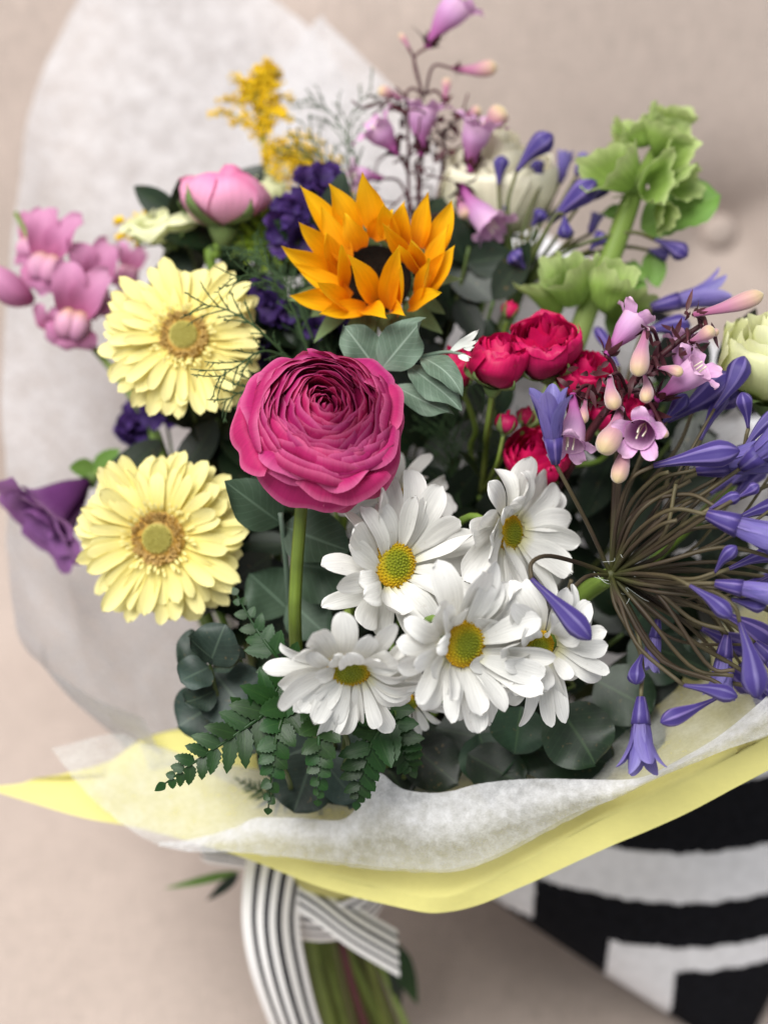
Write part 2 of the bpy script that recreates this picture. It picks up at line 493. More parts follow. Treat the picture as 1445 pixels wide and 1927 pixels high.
M['sun'] = petal_mat('sunflower_petal', [(0.0, lin((0.90, 0.48, 0.02))), (0.35, lin((0.99, 0.69, 0.04))), (1.0, lin((1.0, 0.80, 0.10)))], 0.16, 12, 0.30, 0.5, 0.25, 0.08)
M['sun_disc'] = plain_mat('sunflower_disc', (0.012, 0.007, 0.004), 0.9, 0.5, 300, 0.1, bump=1.0, bscale=500)
M['magenta'] = petal_mat('magenta_petal', [(0.0, lin((0.56, 0.05, 0.25))), (0.6, lin((0.75, 0.14, 0.43))), (0.92, lin((0.79, 0.19, 0.47))), (1.0, lin((0.88, 0.42, 0.62)))], 0.16, 40, 0.38, 0.55, 0.2, 0.14, 0.2)
M['pink'] = petal_mat('pink_petal', [(0.0, lin((0.93, 0.84, 0.76))), (0.25, lin((0.96, 0.74, 0.83))), (0.8, lin((0.95, 0.65, 0.79))), (1.0, lin((0.92, 0.52, 0.70)))], 0.12, 20, 0.3, 0.5, 0.25, 0.05)
M['red'] = petal_mat('red_rose_petal', [(0.0, lin((0.82, 0.50, 0.52))), (0.30, lin((0.80, 0.24, 0.43))), (0.6, lin((0.79, 0.09, 0.35))), (1.0, lin((0.83, 0.07, 0.36)))], 0.18, 18, 0.25, 0.5, 0.3, 0.08, spots=0.25)
M['cream'] = petal_mat('cream_petal', [(0.0, lin((0.85, 0.86, 0.62))), (0.5, lin((0.94, 0.92, 0.80))), (1.0, lin((0.96, 0.94, 0.86)))], 0.07, 16, 0.3, 0.5, 0.25, 0.04)
M['lisianthus'] = petal_mat('pale_green_petal', [(0.0, lin((0.74, 0.80, 0.45))), (0.5, lin((0.92, 0.94, 0.70))), (1.0, lin((0.95, 0.95, 0.78)))], 0.08, 14, 0.3, 0.55, 0.2, 0.06)
M['lime'] = petal_mat('lime_petal', [(0.0, lin((0.50, 0.64, 0.12))), (1.0, lin((0.74, 0.83, 0.30)))], 0.12, 10, 0.3)
M['snap'] = petal_mat('snapdragon_petal', [(0.0, lin((0.66, 0.30, 0.48))), (0.5, lin((0.77, 0.49, 0.65))), (1.0, lin((0.84, 0.61, 0.75)))], 0.12, 14, 0.3, 0.55, 0.2, 0.08)
M['snap_lip'] = petal_mat('snapdragon_lip', [(0.0, lin((0.90, 0.70, 0.55))), (0.4, lin((0.88, 0.66, 0.76))), (1.0, lin((0.82, 0.52, 0.70)))], 0.25, 12, 0.2, 0.55, 0.2, 0.1)
M['snap_yellow'] = plain_mat('snapdragon_spot', lin((0.86, 0.58, 0.22)), 0.6)
M['purple'] = petal_mat('purple_petal', [(0.0, lin((0.36, 0.17, 0.38))), (0.6, lin((0.46, 0.24, 0.49))), (1.0, lin((0.64, 0.42, 0.67)))], 0.2, 22, 0.3, 0.5, 0.3, 0.08)
M['statice'] = petal_mat('statice_petal', [(0.0, lin((0.20, 0.13, 0.31))), (1.0, lin((0.31, 0.21, 0.47)))], 0.3, 20, 0.2, 0.6, 0.2, 0.15)
M['gold'] = plain_mat('goldenrod_floret', lin((0.92, 0.78, 0.12)), 0.7, 0.3, 120, 0.2, c2=lin((0.78, 0.63, 0.10)))
M['aga'] = petal_mat('agapanthus_bud', [(0.0, lin((0.50, 0.44, 0.56))), (0.3, lin((0.49, 0.43, 0.67))), (0.85, lin((0.53, 0.47, 0.72))), (1.0, lin((0.34, 0.29, 0.52)))], 0.38, 36, 0.15, 0.5, 0.25, 0.22, stripes=6, stripecol=lin((0.26, 0.21, 0.47)), stripe=0.95)
M['aga_tepal'] = petal_mat('agapanthus_tepal', [(0.0, lin((0.42, 0.36, 0.58))), (0.4, lin((0.46, 0.41, 0.69))), (1.0, lin((0.55, 0.51, 0.76)))], 0.2, 14, 0.25, 0.45, 0.3, 0.12, midrib=0.7, ribcol=lin((0.36, 0.30, 0.62)))
M['aga_stem'] = petal_mat('agapanthus_stem', [(0.0, lin((0.30, 0.32, 0.15))), (0.3, lin((0.27, 0.22, 0.17))), (0.75, lin((0.34, 0.30, 0.20))), (1.0, lin((0.42, 0.38, 0.28)))], 0.3, 10, 0.0, 0.55, 0.3, 0.35)
M['pens'] = petal_mat('penstemon_petal', [(0.0, lin((0.62, 0.22, 0.52))), (0.3, lin((0.73, 0.42, 0.66))), (0.7, lin((0.82, 0.62, 0.80))), (1.0, lin((0.90, 0.74, 0.86)))], 0.12, 18, 0.25, 0.5, 0.3, 0.06)
M['pens_bud'] = petal_mat('penstemon_bud', [(0.0, lin((0.66, 0.32, 0.50))), (0.4, lin((0.76, 0.50, 0.62))), (0.75, lin((0.84, 0.68, 0.62))), (1.0, lin((0.88, 0.80, 0.58)))], 0.12, 18, 0.2, 0.55, 0.3, 0.08, sheen=0.6)
M['pens_lip'] = petal_mat('penstemon_lip', [(0.0, lin((0.84, 0.62, 0.82))), (1.0, lin((0.93, 0.76, 0.88)))], 0.15, 12, 0.25)
M['maroon'] = petal_mat('maroon_stem', [(0.0, lin((0.24, 0.10, 0.13))), (1.0, lin((0.34, 0.15, 0.19)))], 0.3, 8, 0.0, 0.5, 0.3, 0.15)
M['stem'] = petal_mat('green_stem', [(0.0, lin((0.48, 0.57, 0.24))), (0.4, lin((0.44, 0.54, 0.20))), (1.0, lin((0.50, 0.55, 0.26)))], 0.25, 12, 0.0, 0.45, 0.35, 0.3)
M['dark_stem'] = petal_mat('dark_stem', [(0.0, lin((0.30, 0.38, 0.18))), (1.0, lin((0.36, 0.34, 0.20)))], 0.25, 10, 0.0, 0.5, 0.3, 0.15)
M['sepal'] = petal_mat('sepal', [(0.0, lin((0.52, 0.60, 0.36))), (1.0, lin((0.45, 0.54, 0.32)))], 0.2, 10, 0.12, 0.6, 0.25, 0.12)
M['bract'] = petal_mat('sunflower_bract', [(0.0, lin((0.30, 0.34, 0.16))), (1.0, lin((0.44, 0.52, 0.34)))], 0.2, 10, 0.12, 0.65, 0.2, 0.15, sheen=0.2)
M['bell'] = petal_mat('bell_calyx', [(0.0, lin((0.50, 0.61, 0.27))), (0.6, lin((0.62, 0.73, 0.37))), (1.0, lin((0.79, 0.85, 0.58)))], 0.24, 30, 0.42, 0.5, 0.3, 0.08)
M['bell_leaf'] = petal_mat('bell_leaf', [(0.0, lin((0.42, 0.55, 0.26))), (1.0, lin((0.44, 0.60, 0.28)))], 0.15, 8, 0.25, 0.55, 0.25, 0.1, midrib=0.4, ribcol=lin((0.6, 0.7, 0.45)))
M['silver'] = petal_mat('silver_leaf', [(0.0, lin((0.52, 0.58, 0.52))), (0.3, lin((0.38, 0.46, 0.39))), (1.0, lin((0.43, 0.51, 0.44)))], 0.22, 8, 0.15, 0.6, 0.3, 0.12, midrib=0.6, ribcol=lin((0.66, 0.73, 0.67)))
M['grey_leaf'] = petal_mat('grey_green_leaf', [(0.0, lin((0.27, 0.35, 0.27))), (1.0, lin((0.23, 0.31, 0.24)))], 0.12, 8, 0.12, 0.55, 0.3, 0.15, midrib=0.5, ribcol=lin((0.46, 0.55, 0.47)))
M['euca'] = petal_mat('eucalyptus_leaf', [(0.0, lin((0.23, 0.29, 0.25))), (1.0, lin((0.20, 0.27, 0.235)))], 0.2, 6, 0.14, 0.5, 0.35, 0.45, midrib=0.5, ribcol=lin((0.38, 0.45, 0.38)), spots=.3)
M['fern'] = petal_mat('fern_leaf', [(0.0, lin((0.12, 0.24, 0.09))), (1.0, lin((0.14, 0.28, 0.10)))], 0.2, 8, 0.12, 0.42, 0.3, 0.25, midrib=0.3, ribcol=lin((0.25, 0.38, 0.16)))
M['deep_leaf'] = petal_mat('deep_green_leaf', [(0.0, lin((0.17, 0.26, 0.17))), (1.0, lin((0.19, 0.29, 0.19)))], 0.2, 6, 0.12, 0.42, 0.4, 0.45, midrib=0.5, ribcol=lin((0.33, 0.43, 0.28)), spots=.3)
M['dark_leaf'] = petal_mat('dark_leaf', [(0.0, lin((0.08, 0.14, 0.07))), (1.0, lin((0.10, 0.17, 0.08)))], 0.15, 6, 0.10, 0.42, 0.4, 0.45, midrib=0.4, ribcol=lin((0.24, 0.33, 0.19)), spots=.3)  # also on the added filler sprigs; green lowered to deepen the dark gaps
M['wisp'] = plain_mat('wispy_green', lin((0.24, 0.33, 0.20)), 0.6, 0.35, 60, 0.25)
M['white_fuzz'] = petal_mat('white_felt', [(0.0, lin((0.80, 0.83, 0.80))), (1.0, lin((0.92, 0.93, 0.91)))], 0.08, 8, 0.2, 0.7, 0.2, 0.05)

DAISY = [(0, .22), (.15, .45), (.4, .85), (.65, 1), (.82, .95), (.92, .74), (.975, .46), (1, .12)]
GERB = [(0, .3), (.2, .6), (.5, .9), (.75, 1), (.88, .86), (.95, .64), (.985, .4), (1, .12)]
SUNF = [(0, .45), (.25, .92), (.42, 1), (.62, .84), (.8, .5), (.92, .2), (1, .02)]
OVATE = [(0, .05), (.08, .42), (.2, .78), (.38, 1), (.58, .95), (.78, .66), (.92, .3), (1, .02)]
LANCE = [(0, .1), (.12, .6), (.3, 1), (.55, .85), (.8, .45), (1, .02)]
ROUND = [(x, max(0.03, math.sqrt(max(0.0, 1 - (2 * x - 1) ** 2)))) for x in np.linspace(0, 1, 15)]

# ------------------------------------------------------------------ the sofa
LEAN = math.radians(10)
def back_pt(x, h, out=0.0):
    """point on the backrest front: h is the height along it"""
    return np.array([x, 1.12 + h * math.sin(LEAN) - out * math.cos(LEAN), h * math.cos(LEAN) + out * math.sin(LEAN)])
def on_back(px, py):
    d = Fd + (px - 722.5) / FPX * Rt - (py - 963.5) / FPX * Up
    n = np.array([0, math.cos(LEAN), -math.sin(LEAN)])
    t = n.dot(np.array([0, 1.12, 0]) - CAM) / n.dot(d)
    q = CAM + t * d
    return q[0], q[2] / math.cos(LEAN)
bx, bh = on_back(1368, 470)
sofa = thing("sofa", "beige linen sofa with a buttoned backrest that everything rests on", "sofa", (0, 1.0, 0))
BUT = [(bx, bh), (bx - 0.36, bh + 0.30), (bx - 0.72, bh), (bx + 0.36, bh + 0.30), (bx + 0.36, bh - 0.30), (bx - 0.36, bh - 0.30), (bx - 1.08, bh + 0.30)]
def back_out(x, h):
    o = 0.0
    for (a, b) in BUT:
        r = math.hypot(x - a, h - b)
        o -= 0.030 * math.exp(-(r / 0.06) ** 2) + 0.012 * math.exp(-(r / 0.16) ** 2)
        # soft pleats that run between the buttons
        for s in (-1, 1):
            u = ((x - a) * 0.77 + s * (h - b) * 0.64); w = (-(x - a) * 0.64 * s + (h - b) * 0.77) 
            o -= 0.006 * math.exp(-(w / 0.018) ** 2) * math.exp(-(u / 0.12) ** 2)
    o += 0.006 * noise.noise(Vector((x * 5, h * 5, 1.0)))
    return o
nx_, nh_ = 170, 110
xs = np.linspace(-0.95, 0.95, nx_ + 1); hs = np.linspace(0.0, 1.0, nh_ + 1)
V = [back_pt(x, h, back_out(x, h)) for x in xs for h in hs]
Fb = [tuple(f[::-1]) for f in grid_faces(nx_, nh_)]
k0 = len(V)
V += [back_pt(-0.95, 0, -0.2), back_pt(0.95, 0, -0.2), back_pt(0.95, 1.0, -0.2), back_pt(-0.95, 1.0, -0.2)]
Fb += [(k0, k0 + 1, k0 + 2, k0 + 3), tuple([i * (nh_ + 1) + nh_ for i in range(nx_ + 1)] + [k0 + 2, k0 + 3]),
       tuple(list(range(0, nh_ + 1)) + [k0 + 3, k0]), tuple(list(range(nx_ * (nh_ + 1) + nh_, nx_ * (nh_ + 1) - 1, -1)) + [k0 + 1, k0 + 2])]
backrest = mesh("backrest", V, Fb, M['linen'], sofa)
def make_button(x, h):
    O = back_pt(x, h, back_out(x, h) + 0.002)
    fr = frame(np.array([0, -math.cos(LEAN), math.sin(LEAN)]))
    pr = [(0.0135, 0.0), (0.0150, 0.004), (0.0145, 0.008), (0.011, 0.0115), (0.006, 0.0132), (0.0004, 0.0138)]
    pr = catmull(np.array(pr), 14)
    V = []; n = 28
    for r, z in pr:
        for j in range(n):
            a = j / n * 2 * math.pi
            V.append((r * math.cos(a), r * math.sin(a), z))
    Fc = [(i * n + j, i * n + (j + 1) % n, (i + 1) * n + (j + 1) % n, (i + 1) * n + j) for i in range(len(pr) - 1) for j in range(n)]
    mesh("button", to_frame(np.array(V), O, fr), Fc, M['linen'], backrest)
for b in BUT[:1] + BUT[1:]:
    make_button(*b)
ns = 80
xs = np.linspace(-0.95, 0.95, ns + 1); ys = np.linspace(0.12, 1.16, ns + 1)
V = []
for x in xs:
    for y in ys:
        z = 0.004 * noise.noise(Vector((x * 4, y * 4, 3))) - 0.003
        z -= 0.06 * max(0, 1 - (y - 0.12) / 0.07) ** 2
        z += 0.075 * max(0, (y - 1.0) / 0.14) ** 2
        V.append((x, y, z))
Fs = list(map(tuple, grid_faces(ns, ns)))
Fs = [f[::-1] for f in Fs]
k0 = len(V)
V += [(-0.95, 0.12, -0.25), (0.95, 0.12, -0.25), (0.95, 1.16, -0.25), (-0.95, 1.16, -0.25)]
Fs += [tuple([i * (ns + 1) for i in range(ns + 1)] + [k0 + 1, k0]), (k0, k0 + 1, k0 + 2, k0 + 3)]
mesh("seat", V, Fs, M['linen'], sofa)

# ------------------------------------------------------------------ the black and white cushion
CO = P(1392, 1990, 1.135)
e1 = nrm(-0.82 * Rt + 0.57 * Up + 0.02 * Bk); e2 = nrm(0.40 * Rt + 0.90 * Up - 0.12 * Bk)
cn = nrm(np.cross(e2, e1)); 
if cn.dot(Bk) < 0: cn = -cn
SIDE = 0.40; nc = 260
def cushion_side(sg):
    V = []
    for i in range(nc + 1):
        for j in range(nc + 1):
            a, b = i / nc, j / nc
            pinch = -0.06
            a2 = a + pinch * (0.5 - a) * 4 * b * (1 - b) * 0.6; b2 = b + pinch * (0.5 - b) * 4 * a * (1 - a) * 0.6
            h = 0.075 * (max(0, 4 * a * (1 - a)) ** 0.42) * (max(0, 4 * b * (1 - b)) ** 0.42)
            h += 0.004 * noise.noise(Vector((a * 7, b * 7, sg)))*4*a*(1-a)
            V.append(CO + SIDE * (a2 * e1 + b2 * e2) + sg * h * cn)
    return np.array(V)
Vf = cushion_side(1); Vb = cushion_side(-1)
Fc = [tuple(f) for f in grid_faces(nc, nc)]
def cushion_white(q):
    """woven block pattern, measured in metres from the lower corner: x across, y up the cushion"""
    x = float(np.dot(q - CO, Rt)); y = float(np.dot(q - CO, Up))
    y = y - 1.6 * (x + 0.04) ** 2 - 0.0014 * noise.noise(Vector((x * 90, 3, 0)))
    x = x + 0.001 * noise.noise(Vector((y * 90, 1, 0)))
    if y < 0.0677: return -0.094 < x < -0.050
    if y < 0.0842: return x > -0.094
    if y < 0.1158: return x < -0.144
    if y < 0.1494: return True
    if y < 0.195: return x < -0.20
    k = int((y - 0.195) / 0.034)
    return (k % 2 == 0) != (x < -0.16)
mid = [1 if cushion_white(Vf[list(f)].mean(0)) else 0 for f in Fc]
N0 = len(Vf)
Fb2 = [tuple(i + N0 for i in f[::-1]) for f in Fc]
V = np.vstack([Vf, Vb])
mat2 = mid + [0] * len(Fb2)
cush = thing("cushion", "black and white block striped knitted cushion behind the wrap", "cushion", CO)
mesh("cover", V, Fc + Fb2, [M['knit_black'], M['knit_white']], cush, mid=mat2)

# ------------------------------------------------------------------ paper around the flowers
def ring(n, a0, a1, r=0.028, lift=0.0):
    """a stretch of the ring where the paper is gathered round the stems"""
    out = []
    for k in range(n):
        a = a0 + (a1 - a0) * k / (n - 1)
        out.append(TIE + r * (math.cos(a) * Rt + math.sin(a) * np.array([0, 1.0, 0])) + np.array([0, 0, lift]))
    return out
def px_row(pts):
    return [P(*p) for p in pts]
def wrap_sheet(name, label, rows, nu, nv, mat, crk, freq, seed, ragged=0.0, straight=False, crumple=0.0, cfreq=12.0):
    V, Fc, uv = patch(rows, nu, nv, crk, freq, seed, linear_rows=straight, crk_fn=lambda u, v: min(1.0, v * 2.0), crumple=crumple, cfreq=cfreq)
    if ragged:      # a torn, fibrous free edge
        for i in range(nu + 1):
            a = i * (nv + 1) + nv
            V[a] += (V[a] - V[a - 1]) * ragged * (noise.noise(Vector((i * .9, seed, 0))) + .6 * noise.noise(Vector((i * .23, seed, 4))))
    o = mesh(name, V, Fc, mat, None, uv, label=label, cat="tissue paper", origin=TIE)
    return o
def between(a, b, t, push=0.0):
    """row of points between two rows, pushed outward from the bouquet's axis"""
    out = []
    for p, q in zip(a, b):
        m = np.array(p) * (1 - t) + np.array(q) * t
        ax = m - TIE; ax[2] = 0
        out.append(m + push * nrm(ax))
    return out
pi = math.pi
rimA = px_row([(262, 1362, 0.955), (150, 1303, 0.965), (40, 1228, 0.98), (10, 1130, 1.005), (4, 900, 1.06), (6, 650, 1.10), (28, 380, 1.14), (68, 170, 1.18), (150, -10, 1.205),
               (215, -130, 1.215), (400, -95, 1.215), (520, 2, 1.20), (590, 62, 1.185), (700, 210, 1.16), (800, 380, 1.13)])
baseA = ring(len(rimA), 1.05 * pi, 0.25 * pi)
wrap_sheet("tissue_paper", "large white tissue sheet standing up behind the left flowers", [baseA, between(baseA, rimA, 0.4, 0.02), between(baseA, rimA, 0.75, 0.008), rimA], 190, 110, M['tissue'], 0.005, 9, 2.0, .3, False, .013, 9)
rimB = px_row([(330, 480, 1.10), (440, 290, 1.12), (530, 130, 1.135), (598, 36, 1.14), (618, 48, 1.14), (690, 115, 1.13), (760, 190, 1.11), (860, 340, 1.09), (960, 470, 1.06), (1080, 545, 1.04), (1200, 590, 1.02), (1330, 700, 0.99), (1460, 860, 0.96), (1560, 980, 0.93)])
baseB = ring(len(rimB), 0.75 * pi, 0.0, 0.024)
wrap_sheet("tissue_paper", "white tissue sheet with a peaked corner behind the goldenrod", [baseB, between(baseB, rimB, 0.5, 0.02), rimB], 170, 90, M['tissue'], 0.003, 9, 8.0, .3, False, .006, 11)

# the yellow paper collar, lowest of the papers, with its spike to the left
edgeY = px_row([(-30, 1482, 0.985), (50, 1507, 0.975), (160, 1540, 0.965), (275, 1562, 0.955), (450, 1612, 0.935), (620, 1676, 0.915), (770, 1712, 0.90), (835, 1716, 0.895), (905, 1700, 0.89), (1000, 1661, 0.882), (1130, 1602, 0.872),
                (1300, 1527, 0.862), (1445, 1452, 0.852), (1540, 1402, 0.846)])
lipY = px_row([(-10, 1479, 0.985), (60, 1492, 0.977), (165, 1512, 0.968), (280, 1535, 0.958), (450, 1585, 0.938), (620, 1648, 0.917), (770, 1682, 0.900), (835, 1686, 0.892), (905, 1662, 0.886), (1000, 1612, 0.879), (1130, 1540, 0.868),
               (1300, 1460, 0.857), (1445, 1383, 0.848), (1540, 1333, 0.842)])
midY = px_row([(190, 1460, 0.975), (215, 1430, 0.985), (270, 1390, 0.985), (360, 1370, 0.985), (480, 1390, 0.975), (600, 1470, 0.96), (700, 1480, 0.95), (800, 1475, 0.945), (900, 1460, 0.94), (1020, 1420, 0.935), (1150, 1370, 0.93),
               (1290, 1270, 0.925), (1430, 1150, 0.92), (1560, 1000, 0.915)])
baseY = ring(len(edgeY), 1.0 * pi, 2.0 * pi, 0.034, 0.01)
wrap_sheet("yellow_paper", "yellow paper collar with a pointed corner reaching out to the left", [baseY, between(baseY, midY, 0.6, 0.02), midY, lipY, edgeY], 150, 60, M['yellow'], 0.0018, 16, 4.0, 0.0, True, .0030, 16)
bpy.data.objects["yellow_paper"]["category"] = "wrapping paper"

# the white tissue that lies in the yellow collar and folds back over itself along the front
foldW = [deeper(q, -.005) for q in px_row([(96, 1408, 0.952), (150, 1478, 0.948), (215, 1540, 0.942), (275, 1580, 0.935), (340, 1600, 0.928), (430, 1604, 0.918), (540, 1614, 0.905), (660, 1630, 0.893), (780, 1640, 0.884), (868, 1636, 0.876), (960, 1598, 0.870), (1070, 1540, 0.863),
                (1200, 1480, 0.855), (1330, 1425, 0.848), (1445, 1383, 0.842), (1540, 1345, 0.838)])]
midW = px_row([(244, 1385, 0.955), (262, 1395, 0.958), (300, 1405, 0.962), (340, 1420, 0.962), (390, 1430, 0.958), (450, 1440, 0.950), (540, 1455, 0.945), (640, 1460, 0.937), (740, 1462, 0.93), (840, 1455, 0.925), (930, 1440, 0.922), (1040, 1405, 0.917),
               (1150, 1355, 0.913), (1280, 1265, 0.908), (1410, 1150, 0.902), (1530, 1010, 0.898)])
baseW = ring(len(foldW), 1.0 * pi, 2.0 * pi, 0.030, 0.012)
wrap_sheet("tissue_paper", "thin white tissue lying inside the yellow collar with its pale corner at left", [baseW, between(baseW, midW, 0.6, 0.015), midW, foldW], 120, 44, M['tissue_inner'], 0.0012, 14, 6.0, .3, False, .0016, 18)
freeC = [deeper(q, .022 * min(1, i / 4)) for i, q in enumerate(px_row([(300, 1588, 0.928), (380, 1578, 0.915), (446, 1560, 0.900), (484, 1540, 0.888), (560, 1540, 0.872), (644, 1543, 0.862), (682, 1500, 0.852), (713, 1455, 0.846), (760, 1486, 0.842), (830, 1492, 0.840), (910, 1474, 0.838), (1000, 1466, 0.835), (1100, 1468, 0.832), (1185, 1467, 0.829), (1250, 1447, 0.826),
                (1350, 1388, 0.824), (1445, 1310, 0.822), (1540, 1230, 0.82)]))]
lowC = [deeper(q, -.008) for q in px_row([(298, 1593, 0.929), (360, 1604, 0.920), (425, 1604, 0.912), (480, 1606, 0.906), (560, 1614, 0.896), (630, 1622, 0.890), (690, 1629, 0.885), (750, 1635, 0.880), (800, 1637, 0.877), (860, 1634, 0.871), (930, 1610, 0.866), (1000, 1574, 0.862), (1080, 1531, 0.857), (1160, 1503, 0.853), (1240, 1464, 0.849),
               (1345, 1420, 0.843), (1445, 1383, 0.838), (1540, 1345, 0.834)])]
def lerp_rows(a, b, t, push):
    return [np.array(p) * (1 - t) + np.array(q) * t + push * Bk for p, q in zip(a, b)]
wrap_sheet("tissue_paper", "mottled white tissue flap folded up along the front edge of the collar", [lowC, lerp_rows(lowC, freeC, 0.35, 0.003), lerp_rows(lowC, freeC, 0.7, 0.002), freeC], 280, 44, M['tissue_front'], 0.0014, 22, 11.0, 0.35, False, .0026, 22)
# ------------------------------------------------------------------ ribbon round the stems
rib = thing("striped_ribbon", "white and navy striped ribbon tied round the stems with long tails", "ribbon", TIE)
def band(name, left, right, bulge, nu=40, nv=10):
    mid = [(np.array(a) + b) / 2 + bulge * Bk for a, b in zip(left, right)]
    V, Fc, uv = patch([left, mid, right], nu, nv)
    mesh(name, V, Fc, M['ribbon'], rib, uv)
band("tail", px_row([(468, 1590, 1.00), (458, 1660, 0.995), (456, 1740, 0.995), (472, 1830, 1.005), (508, 1930, 1.025), (545, 2010, 1.05)]),
     px_row([(590, 1600, 1.00), (572, 1665, 1.00), (564, 1740, 1.005), (578, 1830, 1.015), (604, 1930, 1.035), (640, 2010, 1.06)]), 0.012)
band("tail", px_row([(520, 1690, 1.002), (590, 1735, 1.003), (660, 1786, 1.008), (752, 1840, 1.02)]),
     px_row([(530, 1610, 1.005), (600, 1650, 1.007), (668, 1704, 1.014), (748, 1752, 1.028)]), 0.006)
band("loop", px_row([(380, 1600, 1.03), (385, 1622, 1.025), (440, 1632, 1.02), (500, 1640, 1.01)]),
     px_row([(372, 1545, 1.03), (390, 1560, 1.03), (440, 1570, 1.025), (500, 1580, 1.015)]), 0.008)
ang = np.linspace(0, 2 * pi, 33)
for nm in ("knot_band",):
    V = []; uv = []
    for i, a in enumerate(ang):
        for j in range(6):
            f = j / 5
            r = 0.040 + 0.002 * math.sin(f * pi)
            V.append(TIE + r * (math.cos(a) * Rt + math.sin(a) * np.array([0, 1.0, 0])) + np.array([0, 0, -0.018 + 0.036 * f])); uv.append((i / 32, f))
    mesh(nm, V, grid_faces(32, 5), M['ribbon'], rib, uv)

# ------------------------------------------------------------------ stems and leaves
def stem_path(head, dirn, via=None, low=True):
    a = rr(0, 2 * pi); r = rr(0.004, 0.026)
    off = r * np.array([math.cos(a), math.sin(a), 0])
    t = TIE + off
    foot = FOOT + np.array([1.5 * off[0] + rr(-.006, .006), 1.3 * off[1] + rr(-.006, .006), rr(0.0, 0.03)])
    pts = [np.array(head), np.array(head) - np.asarray(dirn) * 0.035]
    if via is not None: pts = [np.array(head)] + [np.array(v) for v in via]
    last = pts[-1]
    pts.append(last * 0.45 + t * 0.55 + np.array([0, 0, 0.01]))
    pts.append(t)
    if low: pts.append(foot)
    return pts
def add_stem(root, head, dirn, r, mat, via=None, low=True):
    p = catmull(stem_path(head, dirn, via, low), 34)
    V, Fc, uv = tube(p, np.linspace(r, r * 1.25, 34), 8)
    return mesh("stem", V, Fc, mat, root, uv)
def foot_of(head):
    return FOOT + np.array([0, 0, 0.01])
def leaf(name, root, base, tip, w, mat, face=None, prof=OVATE, bend=0.0, fold=0.12, ruf=0.0, twist=0.0, side=0.0, nl=14, nw=6, teeth=0.0, nteeth=8, label=None):
    base = np.asarray(base); tip = np.asarray(tip)
    L = np.linalg.norm(tip - base)
    if face is None: face = Bk
    V, Fc, uv = blade(L * (1 + 0.08 * abs(bend)), w, prof, nl, nw, (-bend * 0.2, bend), fold=fold, ruf=ruf, twist=twist, side=side, ph=rr(0, 6), teeth=teeth, nteeth=nteeth)
    # aim the chord at the tip
    c = V[-(nw + 1):].mean(0); ang = math.atan2(c[2], c[0])
    X = nrm(tip - base); Z = nrm(face - np.dot(face, X) * X)
    X2 = X * math.cos(-ang) + Z * math.sin(-ang); Z2 = -X * math.sin(-ang) + Z * math.cos(-ang)
    return mesh(name, place(V, base, X2, Z2), Fc, mat, root, uv, label=label)

# ------------------------------------------------------------------ gerberas
def gerbera(px, py, d, Rpx, N, label, seed):
    global rng
    rng = random.Random(seed)
    O = P(px, py, d); fr = frame(N); R = S(Rpx, d)
    root = thing("gerbera", label, "flower", foot_of(O), "pale yellow gerberas")
    add_stem(root, O - 0.006 * fr[2], fr[2], 0.0032, M['stem'])
    for ringi, (n, Lf, el, h, w) in enumerate([(32, 1.0, -0.03, -0.0015, .215), (30, 0.98, 0.05, 0.0002, .205), (24, 0.84, 0.15, 0.0018, .16)]):
        for k in range(n):
            phi = (k + 0.5 * ringi + rr(-.22, .22)) / n * 2 * pi
            L = R * (Lf * rr(0.88, 1.05)) - 0.20 * R
            V, Fc, uv = blade(L, R * w * rr(0.8, 1.15), GERB, 12, 8, (rr(-.1, .4), rr(-.8, .1)), cup=rr(-.1, 0.5), ridge=0.034, nridge=4, twist=rr(-.4, .4), side=rr(-.08, .08), notch=rr(0, .12), ruf=.04, ph=rr(0, 6))
            V = on_head(V, O, fr, phi, el + rr(-.09, .09), 0.20 * R, h + rr(-.001, .001), rr(-.28, .28))
            V = warp(V, O, R, .07, seed)
            mesh("petal", V, Fc, M['gerbera'], root, uv)
    # small florets between petals and eye
    parts = []
    for k in range(90):
        phi = rr(0, 2 * pi); q = rr(0.27, 0.37)
        V, Fc, uv = blade(R * rr(.07, .14), R * 0.035, GERB, 3, 2, (0.2, -.6))
        parts.append((on_head(V, O, fr, phi, rr(.5, 1.1), q * R * 0.95, 0.004), Fc, uv))
    V, Fc, uv = join(parts)
    mesh("inner_florets", V, Fc, M['gerbera'], root, uv, kind="stuff")
    V, Fc, uv = dome(O + 0.003 * fr[2], fr, 0.30 * R, 0.004)
    eye = mesh("eye", V, Fc, M['gerbera_eye'], root, uv)
    parts = []
    for k in range(230):
        phi = rr(0, 2 * pi); q = rr(0.160, 0.250)
        V, Fc, uv = blade(R * rr(.05, .085), R * 0.030, [(0, .6), (.7, 1), (1, .5)], 2, 2, (0.1, -.3))
        parts.append((on_head(V, O, fr, phi, rr(.5, 1.3), q * R, 0.005), Fc, uv))
    V, Fc, uv = join(parts)
    mesh("ring_florets", V, Fc, M['gerbera_ring'], eye, uv, kind="stuff")
    c = []
    for k in range(120):
        q = math.sqrt(k / 120) * 0.155 * R; a = k * 2.39996
        c.append(to_frame(np.array([[q * math.cos(a), q * math.sin(a), 0.0078]]), O, fr)[0])
    V, Fc = balls(c, [R * 0.0125] * 120)
    mesh("eye_buds", V, Fc, M['gerbera_bud'], eye, kind="stuff")
    return root
gerbera(345, 635, 0.905, 160, D(0.10, 0.20, 1), "pale yellow gerbera just above the other one, crossed by wispy green sprigs", 11)
gerbera(300, 1012, 0.895, 172, D(-.08, -0.06, 1), "pale yellow gerbera at left below the other one, beside the purple bloom", 12)

